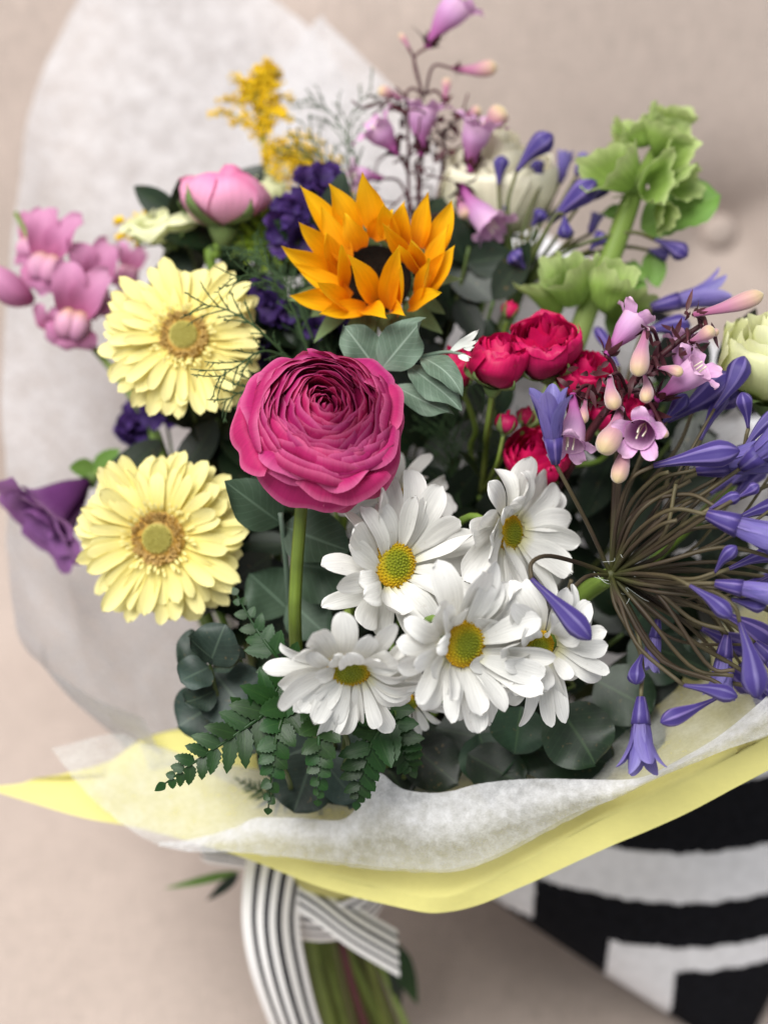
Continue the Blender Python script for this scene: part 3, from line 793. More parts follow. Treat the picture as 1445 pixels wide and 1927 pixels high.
# ------------------------------------------------------------------ white daisies
def daisy(px, py, d, Rpx, N, label, seed, el0=0.16, n1=15, n2=12, wild=1.0, discf=0.27, curl=None, wid=1.0):
    global rng
    rng = random.Random(seed)
    O = P(px, py, d); fr = frame(N); R = S(Rpx, d)
    root = thing("daisy", label, "flower", foot_of(O), "white daisies at the front of the bouquet")
    add_stem(root, O - 0.004 * fr[2], fr[2], 0.0019, M['stem'])
    r0 = discf * R * 0.72
    for ringi, (n, Lf, el, h, w) in enumerate([(n1, 1.0, el0 - .08, -0.001, .285), (n2, 0.93, el0 + .16, 0.001, .27)]):
        for k in range(n):
            phi = (k + 0.5 * ringi + rr(-.3, .3)) / n * 2 * pi
            L = R * Lf * rr(0.82, 1.08) - r0
            b1 = rr(-.15, .6) * wild; b2 = rr(-1.3, .2) * wild
            tw = rr(-.55, .55) * wild
            cup = rr(-.1, .6)
            e = el + rr(-.14, .16) * wild
            if curl and rr(0, 1) < curl[2]:
                dphi = (phi - curl[0] + pi) % (2 * pi) - pi
                if abs(dphi) < curl[1] and ringi == 1:
                    e += rr(.35, .65); b1 += rr(.1, .4); b2 -= rr(.2, 1.0); L *= rr(.6, .85)
            V, Fc, uv = blade(L, R * w * wid * rr(0.82, 1.12), DAISY, 12, 6, (b1, b2), cup=cup, ridge=0.032, nridge=3, twist=tw, side=rr(-.08, .08), ruf=0.05 * wild, ph=rr(0, 6), notch=rr(0, .14))
            V = on_head(V, O, fr, phi, e, r0, h, rr(-.45, .45) * wild)
            V = warp(V, O, R, .12, seed)
            mesh("petal", V, Fc, M['white_petal'], root, uv)
    dr = discf * R
    V, Fc, uv = dome(O, fr, dr, dr * 0.36)
    disc = mesh("disc", V, Fc, M['disc'], root, uv)
    parts = []
    nfl = 170
    for k in range(nfl):
        f = math.sqrt((k + .5) / nfl); q = f * dr * 0.98; a = k * 2.39996
        z = dr * 0.36 * (1 - f ** 2.2)
        c = np.array([q * math.cos(a), q * math.sin(a), z])
        v, fc = ico()
        s = dr * 0.058 * rr(.8, 1.2)
        vv = v * np.array([s, s, s * (1.1 + 1.2 * f)]) + c
        parts.append((to_frame(vv, O, fr), fc, np.tile([f, 0.5], (12, 1))))
    V, Fc, uv = join(parts)
    mesh("disc_florets", V, Fc, M['disc'], disc, uv, kind="stuff")
    # green bracts under the head
    for k in range(9):
        V, Fc, uv = blade(dr * 0.9, dr * 0.4, LANCE, 4, 2, (0.5, 0.2))
        mesh("bract", on_head(V, O - 0.003 * fr[2], fr, k / 9 * 2 * pi, -0.25, dr * 0.3, 0), Fc, M['sepal'], root, uv)
    return root
daisy(742, 1062, 0.835, 172, D(.50, .12, .85), "white daisy with an oval yellow disc directly beneath the magenta ranunculus", 21, 0.30, 18, 14, 1.0, curl=(pi, 1.0, .7), discf=.27)
daisy(658, 1258, 0.800, 160, D(.06, -.62, .76), "lowest left white daisy, petals curling over its green disc", 22, 0.40, 19, 15, 1.0, curl=(2.2, 1.0, .8), discf=.28)
daisy(874, 1212, 0.795, 170, D(.50, -.14, .85), "white daisy in the middle of the front row, yellow-green disc in full view", 23, 0.26, 19, 15, 1.0, curl=(pi, .8, .4), discf=.27)
daisy(1010, 1218, 0.815, 158, D(.30, -.30, .9), "dense white daisy at the right of the front row, disc nearly hidden by petals", 24, 0.30, 20, 18, 1.1, curl=(pi, 2.4, .8), discf=.22, wid=.8)
daisy(960, 1005, 0.850, 168, D(.66, -.04, .62), "white daisy turned sideways, just below the red spray roses", 25, 0.38, 14, 12, 1.0, curl=(pi, 1.2, .3), discf=.22, wid=1.2)
daisy(748, 948, 0.885, 120, D(.15, .3, .9), "shaded white daisy half hidden behind the magenta ranunculus", 26, 0.1, 12, 9, 1.0)
daisy(770, 1322, 0.860, 92, D(.3, -.6, .5), "small white daisy peeping out low between the two front daisies", 27, 0.35, 14, 12, .8, wid=.6)

# ------------------------------------------------------------------ sunflower
def sunflower():
    global rng
    rng = random.Random(35)
    d = 0.885
    O = P(706, 518, d + .012); fr = frame(D(.03, .30, .95)); R = S(132, d)
    root = thing("sunflower", "orange-yellow sunflower with a black centre above the magenta ranunculus", "flower", foot_of(O))
    add_stem(root, O - 0.01 * fr[2], fr[2], 0.0045, M['stem'])
    # each petal: where it leaves the rim of the disc, where its tip is, width, how far it curls
    PET = [((659, 478), (566, 358), 44, .5), ((672, 446), (616, 354), 50, .4), ((716, 440), (681, 330), 50, .6), ((762, 456), (757, 380), 42, -.7), ((790, 466), (803, 366), 38, .8), ((812, 486), (851, 384), 44, .4),
           ((627, 492), (567, 420), 36, .5), ((634, 526), (536, 463), 42, .5), ((632, 512), (609, 443), 38, .3), ((646, 546), (642, 466), 30, .6), ((650, 572), (551, 556), 42, .5), ((690, 580), (606, 592), 38, .4),
           ((706, 566), (652, 488), 46, -.3), ((730, 580), (746, 466), 40, .3), ((750, 588), (756, 506), 42, .6), ((790, 566), (848, 464), 46, .4), ((784, 496), (719, 424), 34, .4), ((796, 520), (751, 463), 34, .5),
           ((800, 506), (776, 454), 40, .6), ((786, 570), (808, 494), 38, .5), ((684, 582), (730, 594), 38, -.4), ((736, 588), (762, 592), 34, -.8), ((680, 466), (652, 403), 42, -.8), ((656, 500), (610, 392), 40, .4),
           ((800, 540), (845, 430), 40, .3), ((660, 560), (560, 500), 38, .4), ((700, 448), (735, 395), 40, -.5), ((770, 578), (826, 545), 38, .3), ((656, 578), (600, 540), 38, .2), ((740, 452), (720, 386), 40, .2)]
    cen = np.array([703, 518])
    for i, ((bx_, by_), (tx_, ty_), w, be) in enumerate(PET):
        out = math.hypot(tx_ - cen[0], ty_ - cen[1]) - math.hypot(bx_ - cen[0], by_ - cen[1])
        Bp = P(bx_, by_, d + .004 + rr(-.001, .003)); Tp = P(tx_, ty_, d - (.012 if out > 40 else .028) + rr(-.004, .004))
        inward = nrm(P(cen[0], cen[1], d - .03) - (Bp + Tp) / 2)
        L = np.linalg.norm(Tp - Bp)
        V, Fc, uv = blade(L * 1.06, S(w * 1.12, d), SUNF, 14, 8, (-be * .5, be), cup=rr(.25, .6), fold=rr(.05, .25), ridge=0.012, nridge=4, twist=rr(-.5, .5), side=rr(-.06, .06), ruf=0.08, ph=rr(0, 6))
        c = V[-9:].mean(0); ang = math.atan2(c[2], c[0])
        X = nrm(Tp - Bp); Z = nrm(inward + .35 * Bk); Z = nrm(Z - Z.dot(X) * X)
        X2 = X * math.cos(-ang) + Z * math.sin(-ang); Z2 = -X * math.sin(-ang) + Z * math.cos(-ang)
        mesh("petal", place(V, Bp, X2, Z2), Fc, M['sun'], root, uv)
    V, Fc, uv = dome(O - 0.004 * fr[2], fr, 0.54 * R, 0.006)
    disc = mesh("disc", V, Fc, M['sun_disc'], root, uv)
    c = []
    for k in range(380):
        f = math.sqrt((k + .5) / 380); q = f * 0.48 * R; a = k * 2.39996
        c.append(to_frame(np.array([[q * math.cos(a), q * math.sin(a), -0.004 + 0.006 * (1 - f ** 2.2)]]), O, fr)[0])
    V, Fc = balls(c, [R * 0.02 * rr(.8, 1.3) for _ in c])
    mesh("disc_florets", V, Fc, M['sun_disc'], disc, kind="stuff")
    for k in range(19):
        phi = (k + rr(-.3, .3)) / 19 * 2 * pi
        V, Fc, uv = blade(R * rr(.55, .85), R * .34 * rr(.8, 1.1), LANCE, 10, 4, (rr(-.3, .4), rr(-.6, .3)), fold=.25, twist=rr(-.5, .5))
        mesh("bract", on_head(V, O - 0.006 * fr[2], fr, phi, rr(-.1, .3), .50 * R, 0), Fc, M['bract'], root, uv)
    V, Fc, uv = dome(O - 0.004 * fr[2], (fr[0], -fr[1], -fr[2]), 0.55 * R, 0.016)
    mesh("receptacle", V, Fc, M['bract'], root, uv)
sunflower()

# ------------------------------------------------------------------ ranunculus and roses: cupped petals in layers
def ranunculus_magenta():
    global rng
    rng = random.Random(41)
    d = 0.815
    O = P(606, 780, d); fr = frame(D(.14, .52, .84)); R = S(149, d)
    root = thing("ranunculus", "large magenta ranunculus with many thin layered petals on a bare green stem", "flower", foot_of(O))
    add_stem(root, P(572, 900, d + .018), fr[2], 0.0031, M['stem'], via=[P(565, 980, d + .025), P(557, 1090, d + .035), P(556, 1200, d + .05)])
    n = 19
    for i in range(n):
        f = i / (n - 1)
        rim = R * (0.06 + 0.80 * f ** 0.9)
        zr = R * (0.36 - 0.07 * max(0, 1 - f / .4) ** 2 - 0.40 * max(0, f - .25) ** 1.4)
        m = 3 if i < 2 else (5 if i < 9 else 6)
        p0 = rr(0, 6)
        for k in range(m):
            phi = p0 + (k + rr(-.22, .22)) / m * 2 * pi
            lean = rr(-.07, .02) * R
            z = zr + rr(-.07, .05) * R
            q = rim * rr(.93, 1.05)
            prof = [(0.10 * R, -.42 * R), (max(q * .8, .12 * R), -.28 * R), (q * 1.10 + .02 * R, -.02 * R), (q * 1.05, z * .6), (q + lean - .03 * R * (1 - f), z)]
            V, Fc, uv = cup_petal(prof, phi, (pi / m) * rr(1.3, 1.75), 10, 18, rr(.10, .24), rr(.018, .045) * (1.2 if f > .25 else 2.0), rr(.02, .06), rr(0, 20))
            mesh("petal", warp(to_frame(V, O, fr), O, R, .08, 4.4), Fc, M['magenta'], root, uv)
    for (m, q, zz, dn, hw) in [(7, .95, .02, -.10, .66), (7, 1.0, -.10, -.24, .62), (6, .93, -.22, -.42, .6)]:
        p0 = rr(0, 6)
        for k in range(m):
            phi = p0 + (k + rr(-.25, .25)) / m * 2 * pi
            a = rr(.93, 1.06)
            prof = [(0.08 * R, -.44 * R), (.5 * R, -.40 * R), (.80 * q * R * a, zz * R - .12 * R), (.96 * q * R * a, zz * R), (1.10 * q * R * a, (zz + dn * rr(.3, 1.2)) * R)]
            V, Fc, uv = cup_petal(prof, phi, hw * rr(.9, 1.2), 12, 20, rr(.10, .22), rr(.03, .055), rr(.02, .05), rr(0, 20))
            mesh("petal", warp(to_frame(V, O, fr), O, R, .08, 4.4), Fc, M['magenta'], root, uv)
    for k in range(5):
        V, Fc, uv = blade(R * .45, R * .22, LANCE, 6, 4, (-.3, -.3), fold=.2)
        mesh("sepal", on_head(V, O - .42 * R * fr[2], fr, k / 5 * 2 * pi, -.2, .05 * R, 0), Fc, M['sepal'], root, uv)
ranunculus_magenta()

def bloom(root, name, O, N, R, H, mat, layers, seed, tight=0.75, ruf=.035, sep=None, sepl=.8, open_=0.0, sepmat=None, pt=0.0):
    """a rose-like bloom: a small green cup that carries petals and sepals; R widest radius, H height"""
    global rng
    rng = random.Random(seed)
    fr = frame(N)
    V, Fc, uv = dome(O, (fr[0], -fr[1], -fr[2]), R * .36, R * .42, 5, 14)
    b = mesh(name, V, Fc, sepmat or M['sepal'], root, uv)
    for i in range(layers):
        f = i / max(1, layers - 1)
        rim = R * (0.10 + (tight - .10) * f)
        m = 3 if i < 3 else 5
        p0 = rr(0, 6)
        for k in range(m):
            phi = p0 + (k + rr(-.2, .2)) / m * 2 * pi
            z = H * (1 - .22 * f + rr(-.09, .05)) - open_ * H * .35 * f ** 2
            fl = open_ * R * .35 * f ** 2
            bel = .30 + .70 * f
            prof = [(.10 * R, 0), (.62 * R * bel, H * .13), (.98 * R * bel, H * .42), (R * bel * .5 + rim * .5 + .04 * R * f, H * .74), (rim + fl + rr(-.03, .06) * R, z)]
            V, Fc, uv = cup_petal(prof, phi, (pi / m) * rr(1.3, 1.6), 10, 12, rr(.10, .26), ruf * rr(.7, 1.6), rr(.03, .09), rr(0, 20), .55, pt * rr(.4, 1.2))
            mesh("petal", warp(to_frame(V, O, fr), O, R, .16, seed), Fc, mat, b, uv)
    if sep:
        for k in range(sep):
            sl = sepl * rr(.85, 1.15)
            prof = [(.10 * R, -.03 * H), (.70 * R, H * .10), (1.06 * R, H * .36 * sl), (1.10 * R, H * .62 * sl)]
            V, Fc, uv = cup_petal(prof, (k + .2) / sep * 2 * pi, .62, 10, 6, .2, .02, 0, rr(0, 9), .9, .0, .93)
            mesh("sepal", warp(to_frame(V, O, fr), O, R, .13, seed), Fc, sepmat or M['sepal'], b, uv)
    return b
O = P(422, 428, 0.955); N = D(.06, .98, .12)
root = thing("ranunculus", "half open pale pink ranunculus with green sepals above the upper gerbera", "flower", foot_of(O))
bloom(root, "bloom", O, N, S(88, .955), S(118, .955), M['pink'], 4, 51, .62, .02, 5, .85)
add_stem(root, O, N, 0.0028, M['stem'], via=[P(406, 480, .96), P(404, 530, .965)])

root = thing("spray_rose", "cluster of small crimson spray roses on one stem above the white daisies", "flower", foot_of(O))
roses = [(928, 726, .872, 57, 112, (.10, .85, .45), 6, .62, .30), (1030, 700, .885, 66, 128, (-.12, .75, .6), 7, .80, .75), (1085, 742, .89, 56, 100, (.20, .7, .6), 6, .78, .6), (1012, 895, .90, 60, 105, (-.1, .6, .7), 6, .75, .6), (1150, 800, .90, 56, 90, (.1, .6, .7), 5, .6, .4), (868, 725, .90, 42, 84, (-.3, .8, .5), 4, .5, .2)]
jn = P(905, 930, .94)
for i, (x, y, d, r, h, n_, ly, tg, op) in enumerate(roses):
    O = P(x, y, d); N = D(*n_)
    b = bloom(root, "bloom", O, N, S(r, d), S(h, d), M['red'], ly, 60 + i, tg, .055, 5, .62, op, None, .09)
    p = catmull([O - .2 * S(r, d) * N, O - .028 * N, (O + jn) / 2 + np.array([0, .005, -.01]), jn], 16)
    V, Fc, uv = tube(p, 0.0016, 7); mesh("branch", V, Fc, M['stem'], root, uv)
rng = random.Random(66)
for (x, y, d, r, h) in [(948, 815, .885, 22, 46), (985, 800, .90, 18, 40), (955, 600, .93, 18, 40)]:
    O = P(x, y, d); N = D(.2, .9, .3)
    bloom(root, "bud", O, N, S(r, d), S(h, d), M['red'], 3, 70 + x, .35, .02, 5, 1.35)
    V, Fc, uv = tube(catmull([O, O - .02 * N, jn], 12), 0.0012, 6); mesh("branch", V, Fc, M['stem'], root, uv)
add_stem(root, jn, D(0, .6, .5), 0.0025, M['stem'])
for (b, t, w) in [((905, 900, .925), (862, 850, .90), 30), ((915, 880, .92), (965, 850, .90), 30), ((900, 960, .93), (850, 985, .92), 34)]:
    leaf("leaf", root, P(*b), P(*t), S(w, .9), M['dark_leaf'], D(.2, .5, .8), fold=.2, bend=-.3)

O = P(925, 440, 1.01)
root = thing("rose", "cream white rose standing behind the penstemon at the back", "flower", foot_of(O))
bloom(root, "bloom", O, D(.06, .80, .5), S(112, 1.0), S(205, 1.0), M['cream'], 5, 81, .75, .03, 5, .5, .35)
add_stem(root, O, D(.06, .8, .5), 0.003, M['stem'])
O = P(1446, 750, .885)
root = thing("lisianthus", "pale yellow-green lisianthus cut off by the right edge of the picture", "flower", foot_of(O))
bloom(root, "bloom", O, D(-.05, .85, .48), S(100, .885), S(185, .885), M['lisianthus'], 4, 82, .72, .05, 5, .5, .5)
add_stem(root, O, D(0, .8, .5), 0.0025, M['stem'])
O = P(322, 452, .985)
root = thing("lisianthus", "greenish white bloom tucked behind the left side of the pink ranunculus", "flower", foot_of(O))
bloom(root, "bloom", O, D(-.25, .85, .4), S(66, .985), S(72, .985), M['lisianthus'], 4, 83, .95, .05, 5, .6, .8)
add_stem(root, O, D(0, .8, .3), 0.002, M['stem'])
O = P(488, 402, 1.0)
root = thing("lisianthus", "greenish white bud peeping over the right of the pink ranunculus", "flower", foot_of(O))
bloom(root, "bloom", O, D(.1, .9, .3), S(46, 1.0), S(88, 1.0), M['lisianthus'], 4, 84, .8, .04, 5, .6, .3)
add_stem(root, O, D(0, .8, .3), 0.002, M['stem'])

def spider_mum(px, py, d, Rpx, N, seed):
    global rng
    rng = random.Random(seed)
    O = P(px, py, d); fr = frame(N); R = S(Rpx, d)
    root = thing("chrysanthemum", "lime green spidery chrysanthemum between the pink ranunculus and the purple statice", "flower", foot_of(O))
    for i in range(5):
        n = 14 - 2 * i
        for k in range(n):
            V, Fc, uv = blade(R * (1 - .12 * i) * rr(.85, 1.1), R * .17, DAISY, 8, 4, (rr(-.1, .3), rr(-.3, .5)), cup=.5, twist=rr(-.3, .3))
            mesh("petal", on_head(V, O, fr, (k + .5 * i + rr(-.2, .2)) / n * 2 * pi, .05 + .26 * i, .1 * R, 0), Fc, M['lime'], root, uv)
    add_stem(root, O, fr[2], 0.002, M['stem'])
spider_mum(512, 452, .965, 74, D(.0, .35, .9), 90)

# ------------------------------------------------------------------ purple bloom at the left
def purple_bloom():
    global rng
    rng = random.Random(95)
    d = .985
    O = P(165, 905, d)
    root = thing("sweet_pea", "purple drooping bloom at far left beside the lower gerbera", "flower", foot_of(O))
    N = D(-.62, -.62, .45); fr = frame(N)
    R = S(88, d)
    V, Fc, uv = dome(O, (fr[0], -fr[1], -fr[2]), R * .22, R * .3, 4, 12)
    mesh("calyx", V, Fc, M['sepal'], root, uv)
    for i, (m, q, op) in enumerate([(3, .35, .1), (5, .62, .35), (5, .80, .55)]):
        for k in range(m):
            phi = (k + .4 * i + rr(-.15, .15)) / m * 2 * pi
            prof = [(.08 * R, 0), (.45 * q * R, .45 * R), (.75 * q * R, 1.0 * R), (q * R * (1 + .3 * op), 1.42 * R), (q * R * (1.1 + op), 1.5 * R * rr(.9, 1.05))]
            V, Fc, uv = cup_petal(prof, phi, (pi / m) * 1.4, 12, 12, .18, .06, .05, rr(0, 20))
            mesh("petal", to_frame(V, O, fr), Fc, M['purple'], root, uv)
    add_stem(root, O, N, 0.002, M['stem'], via=[P(210, 880, .985), P(260, 960, .985)])
    for (b, t) in [((180, 880, .985), (130, 880, .975)), ((175, 885, .985), (225, 845, .975))]:
        leaf("leaf", root, P(*b), P(*t), S(36, .98), M['bell_leaf'])
purple_bloom()

# ------------------------------------------------------------------ snapdragon
def snapdragon():
    global rng
    rng = random.Random(99)
    d0 = .985
    root = thing("snapdragon", "pink snapdragon spike with puffy lips at the left edge", "flower", FOOT + np.array([0, 0, .01]))
    axis = catmull([P(30, 400, d0 + .02), P(80, 500, d0 + .012), P(140, 610, d0 + .01), P(215, 700, d0 + .005), P(285, 800, d0)], 30)
    V, Fc, uv = tube(axis, np.linspace(.0015, .0028, 30), 8); mesh("flower_stalk", V, Fc, M['stem'], root, uv)
    add_stem(root, P(285, 800, d0), D(-.4, .5, .2), 0.0028, M['stem'], via=[P(310, 880, d0)])
    blooms = [((88, 505, .985), (-.05, .10, 1), .98, .25), ((172, 555, .99), (.45, .0, .8), .92, -.1), ((138, 608, .972), (.05, -.2, 1), 1.0, .25), ((60, 470, 1.0), (-.5, .4, .7), .75, .1), ((105, 625, 1.0), (-.4, -.5, .6), .55, .3), ((238, 520, 1.02), (.3, .4, .6), .65, .3)]
    for i, (c, n_, s, lean) in enumerate(blooms):
        O = P(*c); N = D(*n_); fr = frame(N)
        # local "up" of the flower
        u = nrm(Up - Up.dot(N) * N); r = np.cross(u, N)
        u = nrm(u + lean * r); r = np.cross(u, N)
        L = S(78, .985) * s
        p = catmull([O - N * L * .75 - u * L * .1, O - N * L * .4, O, O + N * L * .08], 10)
        V, Fc, uv = tube(p, np.array([.12, .17, .21, .24, .26, .28, .30, .31, .31, .30]) * L, 14, cap=False)
        b = mesh("bloom", V, Fc, M['snap'], root, uv)
        for sx in (-1, 1):
            V, Fc, uv = blade(L * 1.45, L * .82, ROUND, 14, 8, (.3, -1.3), cup=.45, ruf=.18, ph=rr(0, 6))
            X = nrm(u * .95 + sx * r * .22 + N * .35)
            mesh("upper_lobe", place(V, O + u * L * .12 + sx * r * L * .10, X, nrm(N * 1.0 - sx * r * .35)), Fc, M['snap'], b, uv)
        for sx in (-1, 0, 1):
            V, Fc, uv = blade(L * .75, L * .6, ROUND, 10, 6, (-.2, -1.6), cup=-.4, ruf=.12, ph=rr(0, 6))
            X = nrm(-u * .9 + sx * r * .75 + N * .55)
            mesh("lower_lobe", place(V, O - u * L * .05 + sx * r * L * .14 + N * L * .10, X, N), Fc, M['snap'], b, uv)
        for sx in (-1, 1):   # the puffed palate
            v, f = ico()
            V2 = []
            th = np.linspace(0, pi, 9); ph_ = np.linspace(0, 2 * pi, 13)[:-1]
            for a in th:
                for q in ph_:
                    rad = 1 + .08 * math.sin(5 * q + i)
                    V2.append(O + N * L * .18 - u * L * .02 + sx * r * L * .14 + L * rad * (.30 * math.sin(a) * math.cos(q) * r + .36 * math.cos(a) * u + .26 * math.sin(a) * math.sin(q) * N))
            Fc = [(ii * 12 + j, ii * 12 + (j + 1) % 12, (ii + 1) * 12 + (j + 1) % 12, (ii + 1) * 12 + j) for ii in range(8) for j in range(12)]
            uv = np.array([(ii / 8, j / 12) for ii in range(9) for j in range(12)])
            mesh("palate", V2, Fc, M['snap_lip'], b, uv)
    O = P(52, 548, .985)
    for (base, tip, w) in [((60, 565, .99), (-25, 500, .975), .30)]:
        p = catmull([P(*base), P(20, 545, .98), P(*tip)], 12)
        L = np.linalg.norm(P(*base) - P(*tip))
        V, Fc, uv = tube(p, np.array([.10, .15, .19, .22, .245, .26, .27, .26, .24, .20, .13, .03]) * L, 14, 4, .05)
        b = mesh("bud", V, Fc, M['snap'], root, uv)
        for k in range(4):
            V, Fc, uv = blade(L * .35, L * .16, LANCE, 6, 2, (.3, .2))
            mesh("sepal", on_head(V, P(*base), frame(nrm(P(*tip) - P(*base))), k / 4 * 2 * pi, .9, .05 * L, 0), Fc, M['sepal'], b, uv)
snapdragon()

# ------------------------------------------------------------------ tubular flowers
BUDR = np.array([(0, .20), (.15, .28), (.35, .46), (.55, .76), (.70, .97), (.78, 1), (.88, .80), (.96, .42), (1, .08)])
def bud_tube(base, tip, r, bow=0.0, n=18, sides=24, lobes=6, lobe=.09, prof=BUDR):
    base = np.asarray(base); tip = np.asarray(tip)
    ax = tip - base; L = np.linalg.norm(ax)
    side = nrm(np.cross(ax, Bk))
    pts = catmull([base, (base + tip) / 2 + side * bow * L, tip], n)
    t = np.linspace(0, 1, n); t = 1 - (1 - t) ** 1.25
    pts = np.stack([np.interp(t, np.linspace(0, 1, n), pts[:, k]) for k in range(3)], 1)
    return tube(pts, r * np.interp(t, prof[:, 0], prof[:, 1]), sides, lobes, lobe)
def trumpet(root, base, tip, r, mat, name="floret", spread=.35):
    """agapanthus floret: short tube that opens into six tepals"""
    base = np.asarray(base); tip = np.asarray(tip)
    ax = tip - base; L = np.linalg.norm(ax); N = nrm(ax); fr = frame(N)
    V, Fc, uv = tube([base + ax * t for t in (0, .1, .22, .36)], np.array([.22, .32, .42, .5]) * r, 12, 6, .06)
    b = mesh(name, V, Fc, mat, root, uv)
    for k in range(6):
        V, Fc, uv = blade(L * .82 * rr(.92, 1.05), r * 1.05, [(0, .55), (.3, .9), (.6, 1), (.85, .7), (.96, .35), (1, .06)], 12, 4, (rr(-.05, .1), -spread * rr(.6, 1.5)), cup=.45, ridge=.03, nridge=2, twist=rr(-.2, .2))
        mesh("tepal", on_head(V, base + ax * .2, fr, k / 6 * 2 * pi + .3, pi / 2 - .12, .30 * r, 0), Fc, M['aga_tepal'] if mat is M['aga'] else mat, b, uv)
    return b
def pedicel(root, pts, r=.00115, mat=None, name="pedicel"):
    p = catmull(pts, 18)
    V, Fc, uv = tube(p, np.linspace(r * 1.05, r * .9, 18), 7)
    return mesh(name, V, Fc, mat or M['aga_stem'], root, uv)

# ------------------------------------------------------------------ agapanthus in front
def agapanthus_front():
    global rng
    rng = random.Random(120)
    hub = P(1150, 1082, .845)
    root = thing("agapanthus", "large violet-blue agapanthus umbel with many bare stalks at the right", "flower", foot_of(hub))
    add_stem(root, hub - .004 * D(.3, .3, 1), D(.35, .3, .85), .0048, M['stem'], via=[P(1085, 1130, .875), P(1040, 1200, .90)])
    V, Fc = balls([hub], [S(17, .845)]); mesh("hub", V, Fc, M['aga_stem'], root)
    # kind, base, tip, radius px, way points of the stalk
    items = [
        ('t', (1045, 872, .815), (1032, 728, .80), 40, [(1105, 985, .83)]),
        ('b', (1000, 1090, .80), (1112, 1204, .785), 27, [(1090, 1060, .83), (1030, 1046, .81), (1000, 1060, .803)]),
        ('b', (1230, 876, .815), (1392, 848, .805), 30, [(1160, 985, .83), (1185, 905, .818)]),
        ('t', (1310, 884, .83), (1480, 850, .82), 50, [(1185, 975, .84), (1240, 905, .835)]),
        ('t', (1395, 880, .82), (1500, 800, .80), 48, [(1230, 990, .83), (1330, 925, .82)]),
        ('b', (1255, 792, .86), (1377, 702, .85), 34, [(1165, 980, .86), (1200, 880, .865)]),
        ('b', (1248, 795, .855), (1292, 742, .845), 19, [(1170, 960, .86), (1210, 850, .86)]),
        ('b', (1305, 770, .875), (1392, 738, .87), 28, [(1180, 960, .87), (1270, 850, .875)]),
        ('b', (1408, 806, .84), (1396, 738, .835), 20, [(1250, 960, .85), (1380, 880, .845)]),
        ('t', (1330, 968, .80), (1500, 1030, .785), 44, [(1190, 1010, .825), (1260, 960, .805)]),
        ('b', (1335, 958, .805), (1394, 932, .80), 15, [(1220, 1035, .825), (1290, 985, .81)]),
        ('b', (1388, 936, .80), (1428, 912, .795), 14, [(1240, 1030, .82), (1340, 965, .80)]),
        ('b', (1345, 1078, .80), (1386, 1028, .79), 16, [(1230, 1085, .82), (1300, 1090, .805)]),
        ('b', (1298, 1102, .79), (1377, 1162, .78), 20, [(1200, 1080, .82), (1260, 1085, .80)]),
        ('t', (1345, 1098, .795), (1490, 1125, .785), 32, [(1220, 1095, .82), (1290, 1098, .80)]),
        ('b', (1376, 1128, .80), (1442, 1140, .795), 19, [(1220, 1110, .82), (1300, 1120, .81)]),
        ('b', (1392, 1172, .79), (1425, 1314, .78), 32, [(1210, 1100, .82), (1330, 1110, .80), (1380, 1140, .79)]),
        ('b', (1286, 1290, .80), (1388, 1312, .79), 20, [(1165, 1130, .825), (1200, 1215, .81)]),
        ('b', (1345, 1316, .81), (1243, 1360, .80), 22, [(1170, 1130, .825), (1240, 1240, .82), (1340, 1280, .815), (1362, 1300, .812)]),
        ('t', (1206, 1312, .815), (1206, 1458, .805), 38, [(1158, 1140, .835), (1205, 1230, .825)]),
        ('b', (1208, 1232, .82), (1196, 1288, .812), 21, [(1160, 1125, .835), (1195, 1180, .825)]),
        ('t', (1238, 1165, .85), (1222, 1262, .85), 26, [(1180, 1120, .845)]),
        ('t', (1368, 1195, .84), (1352, 1310, .84), 34, [(1230, 1110, .84), (1330, 1150, .84)]),
        ('t', (1225, 578, .93), (1370, 545, .935), 34, [(1160, 930, .87), (1180, 720, .92)]),
        ('b', (1210, 625, .92), (1300, 612, .92), 26, [(1165, 930, .87), (1175, 740, .915)]),
        ('b', (1165, 690, .91), (1120, 615, .93), 15, [(1155, 930, .87), (1165, 780, .90)]),
        ('t', (1420, 1210, .83), (1500, 1290, .825), 34, [(1250, 1120, .83), (1360, 1165, .83)]),
    ]
    for (k, b, t, r, way) in items:
        B, T = P(*b), P(*t)
        pedicel(root, [hub] + [P(*w) for w in way] + [B])
        if k == 'b':
            V, Fc, uv = bud_tube(B, T, S(r * .80, b[2]), rr(-.06, .06))
            mesh("bud", V, Fc, M['aga'], root, uv)
        else:
            trumpet(root, B, T, S(r, b[2]), M['aga'], spread=rr(.2, .5))
    cut = [[(1180, 960, .83), (1230, 900, .82), (1258, 888, .815)], [(1190, 1030, .825), (1240, 990, .81), (1274, 979, .805)], [(1220, 1100, .82), (1300, 1165, .815), (1364, 1186, .81)], [(1105, 1085, .83), (1072, 1112, .82), (1075, 1092, .815)],
           [(1230, 1110, .82), (1330, 1250, .815), (1382, 1262, .81)], [(1210, 1150, .83), (1300, 1255, .825), (1380, 1272, .82)], [(1240, 1060, .82), (1360, 1030, .81), (1460, 1050, .80)], [(1200, 960, .83), (1290, 930, .82), (1350, 955, .81)]]
    for w in cut:
        pedicel(root, [hub] + [P(*q) for q in w])
